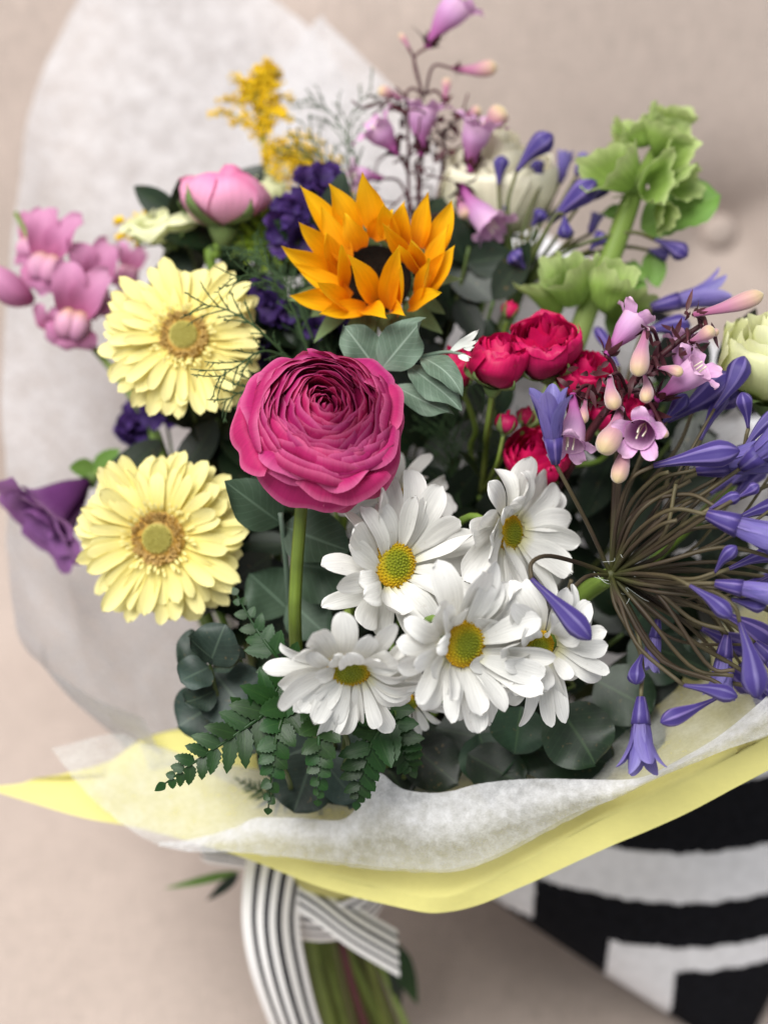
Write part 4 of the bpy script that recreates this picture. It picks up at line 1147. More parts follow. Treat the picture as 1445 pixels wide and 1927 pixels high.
    for k in range(34):      # many more bare stalks that sweep to the right and out of the picture
        a = rr(-.68, 1.35); L = rr(190, 380); z = rr(-.03, .045)
        e = (1150 + L * math.cos(a), 1082 - L * math.sin(a), .845 + z)
        c = rr(-.35, .35)
        m = (1150 + .55 * L * math.cos(a + c), 1082 - .55 * L * math.sin(a + c), .838 + z * .7)
        B = P(*e)
        pedicel(root, [hub, P(*m), B], rr(.0008, .0013))
        if e[0] > 1300:
            V, Fc, uv = bud_tube(B, B + .032 * nrm(B - P(*m)), S(rr(14, 24), .84), rr(-.06, .06))
            mesh("bud", V, Fc, M['aga'], root, uv)
    for k in range(9):      # papery white threads at the hub
        q = hub + .012 * nrm(np.array([rr(-1, 1), rr(-1, 1), rr(-1, 1)]) + 1.2 * Bk + .6 * Rt)
        e = q + rr(.006, .014) * nrm(np.array([rr(-1, 1), rr(-1, 1), rr(-1, 1)]))
        V, Fc, uv = tube(catmull([q, (q + e) / 2 + .003 * nrm(np.array([rr(-1, 1), rr(-1, 1), rr(-1, 1)])), e], 7), .00012, 4)
        mesh("thread", V, Fc, M['white_fuzz'], root, uv)
agapanthus_front()

def agapanthus_back():
    global rng
    rng = random.Random(130)
    d = .955
    hub = P(975, 545, d + .01)
    root = thing("agapanthus", "small violet-blue agapanthus in bud behind the sunflower, left of the green bells", "flower", foot_of(hub))
    add_stem(root, hub, D(.2, .8, .3), .0046, M['dark_stem'], via=[P(950, 610, .965), P(915, 700, .965)])
    items = [('b', (972, 322, .95), (1040, 252, .945), 21, [(955, 400, .95)]), ('b', (938, 348, .955), (946, 292, .955), 15, [(945, 420, .955)]),
             ('b', (1034, 420, .945), (1122, 340, .935), 24, [(1000, 480, .95)]), ('b', (1090, 385, .96), (1140, 335, .955), 20, [(1030, 470, .955)]),
             ('b', (1062, 405, .94), (1066, 448, .935), 15, [(1010, 470, .945), (1045, 405, .94)]), ('b', (988, 505, .94), (962, 474, .935), 17, [(985, 520, .945)]),
             ('b', (1000, 425, .955), (1024, 395, .95), 15, [(985, 480, .955)]), ('t', (1052, 345, .985), (1066, 285, .985), 22, [(1010, 440, .98)]), ('t', (1085, 330, .985), (1102, 290, .985), 20, [(1030, 430, .98)]),
             ('b', (1020, 340, .97), (1008, 300, .97), 14, [(985, 430, .965)]), ('t', (1110, 440, .97), (1125, 400, .97), 18, [(1040, 480, .965)]), ('b', (1232, 450, .945), (1294, 482, .94), 17, [(1070, 470, .95), (1180, 437, .945)]),
             ('b', (1220, 470, .96), (1260, 476, .96), 15, [(1070, 490, .955), (1170, 465, .955)]), ('b', (1110, 470, .95), (1140, 440, .95), 15, [(1040, 500, .95)]), ('b', (955, 400, .965), (935, 360, .97), 13, [(960, 460, .96)])]
    for (k, b, t, r, way) in items:
        B, T = P(*b), P(*t)
        pedicel(root, [hub] + [P(*w) for w in way] + [B], .0012, M['dark_stem'])
        if k == 'b':
            V, Fc, uv = bud_tube(B, T, S(r, d), rr(-.06, .06)); mesh("bud", V, Fc, M['aga'], root, uv)
        else:
            trumpet(root, B, T, S(r, d), M['aga'], spread=.5)
    for k in range(14):
        a = rr(.1, 2.2); L = rr(70, 150)
        B = P(975 + L * math.cos(a), 545 - L * math.sin(a), d + rr(-.01, .03))
        pedicel(root, [hub, (hub + B) / 2 + .008 * Bk, B], .0011, M['dark_stem'])
agapanthus_back()

# ------------------------------------------------------------------ penstemons
PENB = np.array([(0, .30), (.1, .34), (.25, .42), (.45, .62), (.62, .85), (.76, .94), (.88, .84), (.955, .58), (1, .10)])
PENO = np.array([(0, .26), (.1, .3), (.28, .36), (.45, .6), (.65, .88), (.85, .98), (1, 1.05)])
def calyx(root, base, ax, r, n=5, L=3.0):
    fr = frame(ax)
    for k in range(n):
        V, Fc, uv = blade(r * L * rr(.8, 1.3), r * 1.1, LANCE, 7, 2, (rr(-.2, .5), rr(-1.4, 1.2)), fold=.2)
        mesh("sepal", on_head(V, base, fr, (k + rr(-.2, .2)) / n * 2 * pi, rr(.5, 1.2), .3 * r, 0), Fc, M['maroon'], root, uv)
def pens_flower(root, base, tip, r, kind, bow=0.05, way=None):
    base = np.asarray(base); tip = np.asarray(tip); ax = nrm(tip - base); L = np.linalg.norm(tip - base)
    if kind == 'b':
        V, Fc, uv = bud_tube(base, tip, r, bow, 18, 18, 5, .03, PENB)
        b = mesh("bud", V, Fc, M['pens_bud'], root, uv)
    else:
        side = nrm(np.cross(ax, Bk))
        p = catmull([base, base + ax * L * .5 + side * bow * L, tip], 16)
        t = np.linspace(0, 1, 16)
        V, Fc, uv = tube(p, r * np.interp(t, PENO[:, 0], PENO[:, 1]), 20, 5, .03, cap=False)
        b = mesh("floret", V, Fc, M['pens'], root, uv)
        fr = frame(nrm(p[-1] - p[-3]))
        for k in range(5):
            V, Fc, uv = blade(r * rr(.95, 1.25), r * 1.25, [(0, .95), (.3, 1), (.6, .98), (.82, .75), (.95, .4), (1, .1)], 9, 6, (rr(-.1, .2), rr(-1.3, -.5)), cup=.25, ruf=.1, ph=rr(0, 6))
            mesh("lobe", on_head(V, tip - ax * .05 * L, fr, (k + .25) / 5 * 2 * pi, rr(.5, .95), r * 1.0, 0), Fc, M['pens_lip'], b, uv)
        for k in range(3):
            q = fr[0] * math.cos(k * 2) + fr[1] * math.sin(k * 2)
            V, Fc, uv = tube(catmull([tip - ax * L * .5, tip - ax * L * .2 + q * r * .3, tip + ax * r * .3 + q * r * .25], 8), r * .06, 5)
            mesh("stamen", V, Fc, M['cream'], b, uv)
    calyx(b, base, ax, r * .5, 6, 2.9)
    return b
def penstemon_front():
    global rng
    rng = random.Random(140)
    d = .835
    root = thing("penstemon", "lilac penstemon with fuzzy peach-tipped buds and maroon stalks at right, among red roses", "flower", foot_of(TIE))
    stem_pts = [P(1318, 612, d + .01), P(1290, 632, d + .01), P(1245, 668, d + .012), P(1210, 705, d + .018), P(1165, 745, d + .024), P(1120, 800, d + .035), P(1060, 900, d + .06)]
    V, Fc, uv = tube(catmull(stem_pts, 30), np.linspace(.0013, .0024, 30), 8); mesh("flower_stalk", V, Fc, M['maroon'], root, uv)
    add_stem(root, stem_pts[-1], D(.3, .5, .3), .0024, M['maroon'])
    fl = [('b', (1305, 592, .838), (1437, 553, .828), 21, (1318, 612)), ('o', (1140, 668, .845), (1196, 598, .85), 26, (1170, 745)), ('b', (1217, 618, .822), (1199, 706, .808), 22, (1245, 668)),
          ('b', (1148, 708, .825), (1157, 768, .81), 19, (1180, 735)), ('b', (1213, 706, .828), (1214, 754, .812), 16, (1200, 715)), ('b', (1168, 768, .82), (1133, 850, .803), 27, (1170, 745)),
          ('b', (1180, 818, .825), (1160, 908, .81), 20, (1165, 760)), ('b', (1102, 752, .83), (1096, 796, .822), 13, (1120, 740)), ('o', (1078, 742, .83), (1071, 838, .815), 27, (1130, 745)),
          ('o', (1225, 775, .85), (1203, 818, .805), 27, (1190, 735)), ('o', (1235, 752, .84), (1318, 690, .825), 28, (1205, 715)), ('b', (1238, 692, .825), (1284, 702, .815), 13, (1225, 690)),
          ('b', (1296, 645, .835), (1343, 618, .825), 17, (1290, 632)), ('b', (1330, 618, .835), (1352, 628, .832), 10, (1318, 612)), ('o', (1280, 730, .85), (1290, 640, .855), 24, (1225, 700)),
          ('b', (1245, 800, .83), (1251, 822, .825), 10, (1195, 745))]
    for (k, b, t, r, j) in fl:
        B, T = P(*b), P(*t); J = P(j[0], j[1], d + .018)
        V, Fc, uv = tube(catmull([J, (J + B) / 2 + .005 * Up, B], 10), .0011, 6); mesh("branch", V, Fc, M['maroon'], root, uv)
        pens_flower(root, B, T, S(r * (.88 if k == 'b' else 1), d), k, rr(-.06, .06))
    for k in range(34):      # curly maroon bracts crowd the stalk
        q = catmull(stem_pts, 40)[rng.randrange(3, 28)] + .009 * np.array([rr(-1, 1), rr(-1, 1), rr(-1, 1)]) + .004 * Bk
        V, Fc, uv = blade(rr(.008, .016), .0028, LANCE, 8, 2, (rr(-1, 1), rr(-2.2, 2.2)), fold=.2)
        mesh("bract", place(V, q, nrm(np.array([rr(-1, 1), rr(-1, 1), rr(-1, 1)])), Bk + .5 * Up), Fc, M['maroon'], root, uv)
    for k in range(26):      # dark crumpled bracts left of the buds
        q = P(rr(1065, 1170), rr(690, 775), d + rr(-.008, .015))
        V, Fc, uv = blade(rr(.006, .013), .003, LANCE, 7, 2, (rr(-1, 1), rr(-2.2, 2.2)), fold=.2)
        mesh("bract", place(V, q, nrm(np.array([rr(-1, 1), rr(-1, 1), rr(-1, 1)])), Bk), Fc, M['maroon'], root, uv)
penstemon_front()
def penstemon_back():
    global rng
    rng = random.Random(150)
    d = .985
    root = thing("penstemon", "tall penstemon spray with pink bells and thin dark stalks at the top", "flower", foot_of(TIE))
    st = [P(795, 178, d), P(797, 250, d), P(790, 340, d), P(785, 430, d), P(780, 540, d + .01)]
    V, Fc, uv = tube(catmull(st, 24), np.linspace(.0008, .0018, 24), 7); mesh("flower_stalk", V, Fc, M['maroon'], root, uv)
    st2 = [P(835, 240, d), P(832, 320, d), P(810, 420, d), P(785, 500, d)]
    V, Fc, uv = tube(catmull(st2, 18), .0011, 6); mesh("flower_stalk", V, Fc, M['maroon'], root, uv)
    st3 = [P(765, 180, d - .01), P(768, 260, d - .01), P(770, 380, d - .005), P(782, 480, d)]
    V, Fc, uv = tube(catmull(st3, 18), .0010, 6); mesh("flower_stalk", V, Fc, M['maroon'], root, uv)
    add_stem(root, st[-1], D(0, .8, .2), .002, M['maroon'])
    fl = [('o', (803, 88, .985), (868, 2, .98), 30, (779, 112), (795, 178)), ('b', (852, 128, .985), (936, 124, .98), 17, (815, 124), (800, 178)), ('o', (748, 290, .97), (706, 238, .965), 27, (760, 300), (768, 330)),
          ('o', (793, 292, .975), (798, 200, .97), 27, (780, 310), (785, 340)), ('o', (886, 322, .965), (902, 232, .955), 27, (865, 330), (830, 360)), ('b', (900, 250, .96), (948, 202, .95), 22, (880, 300), (832, 320)),
          ('o', (866, 348, .96), (928, 428, .945), 26, (850, 345), (815, 400)), ('b', (755, 186, .985), (712, 168, .98), 13, (775, 165), (795, 178)), ('b', (836, 190, .985), (841, 145, .985), 10, (820, 170), (797, 178)),
          ('b', (772, 95, .985), (752, 62, .985), 7, (779, 112), (795, 178)), ('b', (872, 218, .98), (905, 205, .975), 12, (850, 230), (833, 260)), ('o', (720, 335, .98), (668, 330, .975), 17, (750, 340), (772, 380)), ('b', (862, 372, .955), (878, 410, .95), 13, (850, 360), (812, 420))]
    for (k, b, t, r, w, j) in fl:
        B, T = P(*b), P(*t); J = P(j[0], j[1], d - .002)
        V, Fc, uv = tube(catmull([J, P(w[0], w[1], d), B], 12), .0009, 6); mesh("branch", V, Fc, M['maroon'], root, uv)
        pens_flower(root, B, T, S(r, d), k, rr(-.06, .06))
    for k in range(46):      # wiry dark curls
        q = P(rr(700, 850), rr(180, 480), d + rr(-.02, .02))
        e = q + rr(.012, .028) * nrm(np.array([rr(-1, 1), rr(-.5, .5), rr(-.6, 1)]))
        V, Fc, uv = tube(catmull([q, (q + e) / 2 + .007 * nrm(np.array([rr(-1, 1), rr(-1, 1), rr(-1, 1)])), e], 8), .0006, 5)
        mesh("tendril", V, Fc, M['maroon'], root, uv)
    for k in range(22):
        q = P(rr(740, 850), rr(190, 330), d + rr(-.015, .015))
        V, Fc, uv = blade(rr(.008, .014), .004, LANCE, 6, 2, (rr(-1, 1), rr(-2, 2)))
        mesh("bract", place(V, q, nrm(np.array([rr(-1, 1), rr(-1, 1), rr(-1, 1)])), Bk), Fc, M['maroon'], root, uv)
penstemon_back()

# ------------------------------------------------------------------ bells of Ireland
def bell(root, O, N, R, H, squash, seed, roll):
    global rng
    rng = random.Random(seed)
    A, B, N = frame(N)
    A, B = A * math.cos(roll) + B * math.sin(roll), B * math.cos(roll) - A * math.sin(roll)
    na, nt = 72, 14
    V = []; uv = []
    p1, p2 = rr(0, 6), rr(0, 6)
    for i in range(nt + 1):
        t = i / nt
        r = R * (.12 + .88 * t ** .62); z = H * t
        for j in range(na):
            a = j / na * 2 * pi
            k = 1 + .06 * t * math.cos(5 * a + p1) + .09 * t * t * math.cos(3 * a + p2)
            zz = z + .05 * H * t * t * math.cos(5 * a + p1) + .16 * H * t * t * math.cos(2 * a + p2) + .05 * H * t ** 5 * math.sin(11 * a + p2)
            k += .04 * t ** 5 * math.cos(13 * a + p1)
            V.append(O + r * k * math.cos(a) * A + squash * r * k * math.sin(a) * B + zz * N); uv.append((t, j / na))
    V = warp(np.array(V), O, R, .16, seed)
    Fc = [(i * na + j, i * na + (j + 1) % na, (i + 1) * na + (j + 1) % na, (i + 1) * na + j) for i in range(nt) for j in range(na)]
    b = mesh("bell", V, Fc, M['bell'], root, uv)
    return b
def bells():
    d = .945
    root = thing("bells_of_ireland", "lime green bells of Ireland with cupped calyces up a thick pale stem", "flower", foot_of(TIE))
    st = [P(1262, 230, .965), P(1225, 300, .96), P(1190, 370, .952), P(1150, 480, .948), P(1110, 570, .945), P(1060, 700, .95), P(960, 900, .965)]
    p = catmull(st, 36)
    V, Fc, uv = tube(p, np.interp(np.linspace(0, 1, 36), [0, .3, .36, 1], [.0035, .0045, .0058, .0062]), 10, 4, .08); mesh("flower_stalk", V, Fc, M['bell'], root, uv)
    add_stem(root, st[-1], D(.2, .6, .2), .0055, M['stem'])
    bl = [((1085, 575, .935), (-.25, .75, .6), 58, 88, .6, .3), ((1135, 590, .925), (.12, .80, .55), 50, 90, .5, -.5), ((1055, 590, .94), (-.5, .7, .4), 48, 90, .6, .2), ((1150, 600, .955), (.5, .6, .3), 60, 80, .6, .4),
          ((1180, 355, .94), (-.55, .5, .6), 62, 80, .65, .2), ((1215, 352, .935), (.25, .05, .9), 55, 60, .55, 1.2), ((1235, 290, .955), (.45, .65, .5), 62, 62, .6, .1), ((1215, 275, .96), (-.45, .8, .3), 48, 60, .6, -.2),
          ((1245, 345, .95), (.75, -.1, .5), 52, 60, .6, .3), ((1260, 250, .965), (.2, .9, .3), 48, 45, .7, 0), ((1200, 330, .965), (-.7, .5, .2), 55, 80, .6, .1), ((1235, 385, .94), (.25, -.6, .7), 34, 55, .5, 1.4), ((1250, 300, .945), (.55, .2, .8), 46, 45, .6, .8)]
    for i, (c, n_, r, h, sq, roll) in enumerate(bl):
        bell(root, P(*c), D(*n_), S(r, d), S(h, d), sq, 160 + i, roll)
    V, Fc, uv = blade(.01, .01, LANCE)
    for k, (b, t, w, be) in enumerate([((1205, 430, .962), (1352, 368, .95), 120, -.4), ((1225, 470, .965), (1238, 540, .96), 50, .2), ((1180, 540, .96), (1190, 490, .965), 70, .2), ((1150, 640, .96), (1210, 530, .955), 80, .3), ((1195, 395, .958), (1130, 400, .965), 40, .2)]):
        leaf("leaf", root, P(*b), P(*t), S(w, .95), M['bell_leaf'], D(-.1, .5, .8), prof=ROUND if k == 0 else OVATE, bend=be, fold=.15, ruf=.10, nl=20, nw=8, teeth=.10, nteeth=7)
    for k in range(10):
        a = rr(0, 6.28)
        q = P(1192, 365, .948)
        e = q + .016 * D(math.cos(a), math.sin(a) * .3 - .1, .5)
        V, Fc, uv = tube([q, (q + e) / 2, e], [.0008, .0006, .0002], 5); mesh("spine", V, Fc, M['bell'], root, uv)
bells()

# ------------------------------------------------------------------ statice
def statice(pts, label, seed, hub):
    global rng
    rng = random.Random(seed)
    H = P(*hub)
    root = thing("statice", label, "flower", foot_of(H), "purple statice")
    for (x, y, d, s) in pts:
        for q in range(4):
            O = P(x + rr(-24, 24), y + rr(-24, 24), d + rr(-.008, .012)); N = D(rr(-.7, .7), rr(-.3, .9), .8); fr = frame(N)
            R = S(s * rr(.8, 1.15), d)
            V, Fc, uv = tube([O - N * R * 1.0, O - N * R * .4, O], [R * .12, R * .2, R * .35], 8, cap=False)
            b = mesh("floret", V, Fc, M['statice'], root, uv)
            for k in range(5):
                V, Fc, uv = blade(R * rr(.8, 1.05), R * 1.0, [(0, .5), (.4, .9), (.75, 1), (1, .7)], 6, 6, (.3, -.6), cup=.3, ruf=.16, ridge=.03, nridge=4, ph=rr(0, 6))
                mesh("petal", on_head(V, O, fr, k / 5 * 2 * pi, .7, R * .25, 0), Fc, M['statice'], b, uv)
        V, Fc, uv = tube(catmull([P(x, y, d + .01), (P(x, y, d + .01) + H) / 2 + .01 * Up, H], 10), .001, 5); mesh("branch", V, Fc, M['sepal'], root, uv)
    add_stem(root, H, D(0, .6, .3), .0018, M['stem'])
statice([(550, 395, .945, 34), (595, 362, .95, 30), (560, 440, .945, 34), (585, 410, .95, 28)], "purple statice cluster against the left petals of the sunflower", 171, (575, 560, .955))
statice([(515, 560, .945, 28), (530, 605, .94, 28), (610, 612, .93, 24), (495, 650, .95, 26), (640, 605, .93, 22)], "purple statice sprig in the shade below the sunflower's left side", 172, (560, 760, .955))
statice([(262, 800, .985, 34), (300, 770, .985, 30)], "dark purple statice behind the gap between the two gerberas", 173, (330, 900, .99))

# ------------------------------------------------------------------ goldenrod
def goldenrod():
    global rng
    rng = random.Random(181)
    d = 1.02
    root = thing("goldenrod", "yellow goldenrod plume standing up at the upper left", "flower", foot_of(TIE))
    st = [P(506, 140, d), P(496, 210, d), P(500, 300, d), P(530, 420, d - .01)]
    sp = catmull(st, 30)
    V, Fc, uv = tube(sp, np.linspace(.0008, .0018, 30), 6); mesh("flower_stalk", V, Fc, M['sepal'], root, uv)
    add_stem(root, st[-1], D(0, .8, .2), .0018, M['stem'])
    for k in range(46):
        f = (k + 1) / 46
        q = sp[int(f * 24)]
        a = rr(-1, 1)
        L = (.003 + .047 * f ** .95) * rr(.5, 1.1)
        dr = D(a * 1.1, .45 + rr(-.2, .3), rr(-.5, .6))
        if f > .72: dr = D(abs(a) * 1.2 + .5, -.15 + rr(-.25, .15), rr(-.3, .6))
        e = q + L * dr
        pts = catmull([q, q + .55 * L * dr + .006 * Up, e], 9)
        V, Fc, uv = tube(pts, .0005, 5); br = mesh("branch", V, Fc, M['sepal'], root, uv)
        c = []
        for j in range(int(24 + 60 * f)):
            c.append(pts[rng.randrange(0, 9)] + .0030 * np.array([rr(-1, 1), rr(-1, 1), rr(-.6, 1.2)]))
        V, Fc = balls(c, [rr(.0006, .0012) for _ in c])
        V = V + np.array([[rr(-.0006, .0006) for _ in range(3)] for _ in range(len(V))])
        mesh("florets", V, Fc, M['gold'], br, kind="stuff", smooth=False)
goldenrod()
rng = random.Random(183)
root = thing("goldenrod", "faint yellow goldenrod tip left of the pink ranunculus", "flower", foot_of(TIE))
st = [P(240, 432, 1.0), P(270, 420, 1.0), P(320, 450, 1.0), P(360, 520, 1.0)]
V, Fc, uv = tube(catmull(st, 16), .001, 6); mesh("flower_stalk", V, Fc, M['sepal'], root, uv)
add_stem(root, st[-1], D(0, .8, .2), .0015, M['stem'])
c = [catmull(st, 16)[rng.randrange(0, 9)] + .008 * np.array([rr(-1, 1), rr(-1, 1), rr(-1, 1)]) for _ in range(70)]
V, Fc = balls(c, [rr(.0014, .0026) for _ in c]); mesh("florets", V, Fc, M['gold'], root, kind="stuff", smooth=False)

# ------------------------------------------------------------------ wispy asparagus fern
def wispy(label, mains, seed, nb=16, bl=70, r=.00055):
    global rng
    rng = random.Random(seed)
    root = thing("asparagus_fern", label, "foliage", foot_of(TIE), "wispy fern sprigs")
    parts = []
    for mn in mains:
        pts = catmull([P(*q) for q in mn], 40)
        V, Fc, uv = tube(pts, np.linspace(r * .5, r * 1.5, 40), 5); mesh("stalk", V, Fc, M['wisp'], root, uv)
        T = np.gradient(pts, axis=0)
        for k in range(nb):
            i = int((k + rr(0, 1)) / nb * 36) + 1; f = i / 40
            q = pts[i]; t = nrm(-T[i]); s = nrm(np.cross(t, Bk)) * (1 if k % 2 else -1)
            L = S(bl, .95) * rr(.5, 1.1) * (.35 + .75 * math.sin(pi * min(1, f + .12)))
            dr = nrm(t * rr(.7, 1.2) + s * rr(.5, .9) + Bk * rr(-.4, .4))
            e = q + L * dr
            m = catmull([q, q + .5 * L * dr + .12 * L * t, e + .10 * L * t], 8)
            parts.append(tube(m, np.linspace(r * .8, r * .45, 8), 4))
            for j in range(7):
                b = m[rng.randrange(1, 8)]
                u = nrm(dr * .9 + np.array([rr(-1, 1), rr(-1, 1), rr(-1, 1)]) * .8)
                l = L * rr(.10, .26)
                parts.append(tube([b, b + u * l * .6, b + u * l], [r * .6, r * .5, r * .2], 4))
    V, Fc, uv = join(parts)
    mesh("needles", V, Fc, M['wisp'], root, uv, kind="stuff")
    add_stem(root, P(*mains[0][-1]), D(0, .6, .2), .0011, M['dark_stem'])
wispy("wispy green fern sprig rising behind the sunflower beside the goldenrod", [[(575, 182, .99), (625, 215, .985), (670, 300, .98), (690, 440, .975)], [(700, 165, .99), (655, 230, .985), (660, 330, .98), (680, 440, .975)], [(565, 225, .985), (610, 300, .98), (650, 380, .975), (670, 440, .97)], [(545, 270, .98), (590, 300, .98), (650, 360, .975), (670, 430, .97)]], 191, 13, 62)
wispy("dark wispy fern sprigs lying over the right petals of the upper gerbera", [[(375, 572, .875), (425, 582, .878), (480, 615, .88), (560, 690, .90)], [(405, 715, .865), (445, 690, .87), (500, 660, .88), (570, 690, .90)], [(430, 525, .88), (480, 520, .89), (540, 560, .90), (590, 690, .91)], [(415, 760, .87), (460, 735, .875), (520, 720, .885), (575, 720, .90)], [(470, 470, .92), (500, 500, .92), (545, 540, .92), (590, 640, .92)]], 192, 13, 60)
wispy("fine wispy fern filling the dark gap between statice and sunflower", [[(480, 470, .95), (520, 520, .94), (570, 580, .93), (620, 690, .93)], [(530, 500, .93), (560, 560, .93), (600, 620, .93), (640, 700, .93)], [(440, 460, .955), (480, 490, .95), (530, 560, .94), (600, 700, .93)], [(600, 520, .93), (590, 570, .93), (610, 630, .93), (640, 720, .93)]], 193, 18, 70)
wispy("fine wispy fern in the dark gap below the spray roses", [[(850, 760, .93), (855, 830, .93), (860, 900, .94), (880, 1000, .95)], [(910, 740, .93), (905, 830, .93), (890, 900, .94), (880, 1000, .95)], [(820, 800, .93), (840, 850, .935), (860, 930, .94), (880, 1010, .95)]], 194, 18, 80)

# ------------------------------------------------------------------ silver and grey-green leaves
rng = random.Random(200)
d = .855
root = thing("silver_leaf_sprig", "silvery grey-green leaf sprig to the right of the magenta ranunculus", "foliage", foot_of(TIE))
hub = P(716, 694, .862)
pth = catmull([P(876, 668, .855), P(840, 662, .857), P(790, 672, .86), hub, P(690, 760, .885), P(680, 850, .92)], 26)
V, Fc, uv = tube(pth, np.linspace(.0008, .0016, 26), 7); mesh("stalk", V, Fc, M['silver'], root, uv)
add_stem(root, pth[-1], D(.2, .5, .2), .0018, M['dark_stem'])
for (b, t, w, be, face, tw) in [((712, 698, .862), (648, 614, .856), 84, -.5, (-.2, .3, .9), .3), ((718, 694, .86), (792, 604, .845), 88, .4, (.25, .2, .9), -.3), ((792, 671, .86), (866, 742, .845), 52, -1.4, (.2, .5, .8), .6), ((768, 688, .862), (866, 772, .848), 70, -.4, (.3, .4, .8), .3), ((742, 726, .862), (850, 778, .85), 56, .3, (0, .5, .8), .3)]:
    leaf("leaf", root, P(*b), P(*t), S(w, d), M['silver'], D(*face), bend=be, fold=.14, ruf=.22, twist=tw, nl=22, nw=8)
for (b, t, w) in [((845, 662, .857), (898, 622, .845), 16), ((870, 652, .852), (896, 640, .842), 10), ((872, 655, .852), (892, 652, .842), 9), ((862, 668, .852), (884, 672, .842), 14)]:
    leaf("felted_tip", root, P(*b), P(*t), S(w, d), M['white_fuzz'], D(.1, .3, .9), bend=.8, ruf=.3, twist=.6)
root = thing("silver_leaf_sprig", "broad grey-green leaves on a pale stalk left of the ranunculus stem", "foliage", foot_of(TIE))
pth = catmull([P(528, 965, .868), P(533, 1010, .872), P(540, 1080, .885), P(548, 1200, .92)], 16)
V, Fc, uv = tube(pth, .0014, 7); mesh("stalk", V, Fc, M['silver'], root, uv)
add_stem(root, pth[-1], D(0, .6, .2), .0018, M['dark_stem'])
for (b, t, w, be, face, tw) in [((530, 985, .872), (426, 908, .855), 96, -.5, (-.3, .2, .9), .4), ((522, 975, .876), (492, 858, .862), 80, .4, (.2, .1, .9), .2), ((532, 990, .874), (655, 1035, .862), 120, .3, (.1, .2, .9), -.3), ((545, 1060, .89), (665, 1075, .885), 150, .3, (.2, .3, .9), .2), ((546, 1150, .90), (470, 1080, .895), 120, .2, (-.1, .2, .9), .1), ((545, 1130, .9), (620, 1200, .89), 100, .2, (.1, .2, .9), .1)]:
    leaf("leaf", root, P(*b), P(*t), S(w, d), M['grey_leaf'], D(*face), bend=be, fold=.10, ruf=.10, twist=tw, nl=18, nw=8)

# ------------------------------------------------------------------ eucalyptus
def euca(label, leaves, spine, seed, mat='euca'):
    global rng
    rng = random.Random(seed)
    root = thing("eucalyptus_sprig", label, "foliage", foot_of(TIE), "eucalyptus sprigs")
    p = catmull([P(*q) for q in spine], 20)
    V, Fc, uv = tube(p, np.linspace(.0008, .0016, 20), 6); mesh("stalk", V, Fc, M['dark_stem'], root, uv)
    add_stem(root, p[-1], D(-.2, .4, .3), .0016, M['dark_stem'])
    for (bx_, by_, ang_, L, w, dd, face) in leaves:
        B = P(bx_, by_, dd); T = P(bx_ + L * math.cos(ang_), by_ - L * math.sin(ang_), dd - .008)
        leaf("leaf", root, B, T, S(w, dd), M[mat], D(*face), prof=ROUND, bend=rr(-.9, .7), fold=rr(.02, .22), ruf=.09, twist=rr(-.3, .3), nl=16, nw=8)
euca("blue-green eucalyptus with round leaves below the lower gerbera", [(395, 1250, 1.2, 78, 95, .868, (.1, .3, .9)), (395, 1255, 3.6, 62, 80, .872, (-.1, .4, .9)), (400, 1262, -.9, 110, 130, .885, (0, .2, 1)), (400, 1240, 2.4, 60, 55, .866, (.2, .6, .7)), (405, 1300, 3.5, 60, 70, .876, (0, .5, .8)), (420, 1330, -.6, 110, 130, .893, (0, .3, .9)), (400, 1245, .1, 60, 65, .874, (.4, .4, .8)), (390, 1250, 3.1, 55, 130, .888, (-.2, .2, .9)), (415, 1320, -2.6, 90, 110, .90, (0, .2, .9))],
     [(394, 1232, .866), (398, 1262, .872), (420, 1330, .885), (500, 1420, .93)], 210)
euca("blue-green eucalyptus with round leaves low behind the fern tips", [(590, 1420, -1.9, 115, 120, .885, (0, .3, .9)), (600, 1420, -.9, 110, 85, .88, (.2, .4, .9)), (590, 1400, 3.6, 110, 110, .895, (0, .2, .9)), (560, 1380, 1.9, 100, 110, .895, (0, .2, .9)), (610, 1400, .6, 110, 110, .90, (0, .2, .9)), (640, 1430, -1.4, 90, 100, .895, (0, .2, .9))],
     [(590, 1420, .885), (600, 1390, .90), (620, 1360, .93), (640, 1340, .96)], 211)
euca("large dark round leaves below the right-hand daisies", [(1050, 1330, -1.0, 125, 140, .865, (.1, .3, .9)), (980, 1330, -1.7, 90, 110, .875, (0, .3, .9)), (1120, 1280, -.5, 120, 120, .89, (0, .3, .9)), (1180, 1250, .3, 130, 120, .90, (.2, .3, .9)), (1190, 1180, .9, 110, 110, .90, (.1, .3, .9)), (1230, 1220, -.4, 110, 90, .895, (.1, .4, .8)), (900, 1380, -1.2, 95, 110, .885, (0, .3, .9)), (1150, 1340, -.9, 120, 130, .895, (0, .3, .9)), (1060, 1400, 3.3, 110, 100, .90, (0, .3, .9))],
     [(1060, 1300, .88), (1080, 1290, .90), (1050, 1280, .94), (950, 1300, .98)], 212, 'deep_leaf')
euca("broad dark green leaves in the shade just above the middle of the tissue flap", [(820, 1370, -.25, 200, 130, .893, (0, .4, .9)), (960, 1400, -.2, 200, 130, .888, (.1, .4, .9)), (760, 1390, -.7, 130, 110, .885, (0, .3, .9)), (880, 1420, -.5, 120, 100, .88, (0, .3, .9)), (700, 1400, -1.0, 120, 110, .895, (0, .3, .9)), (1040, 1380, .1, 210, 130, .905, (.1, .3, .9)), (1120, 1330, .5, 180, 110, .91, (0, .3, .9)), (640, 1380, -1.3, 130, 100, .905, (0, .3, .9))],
     [(900, 1350, .90), (900, 1330, .92), (880, 1310, .95), (860, 1330, .98)], 213, 'dark_leaf')

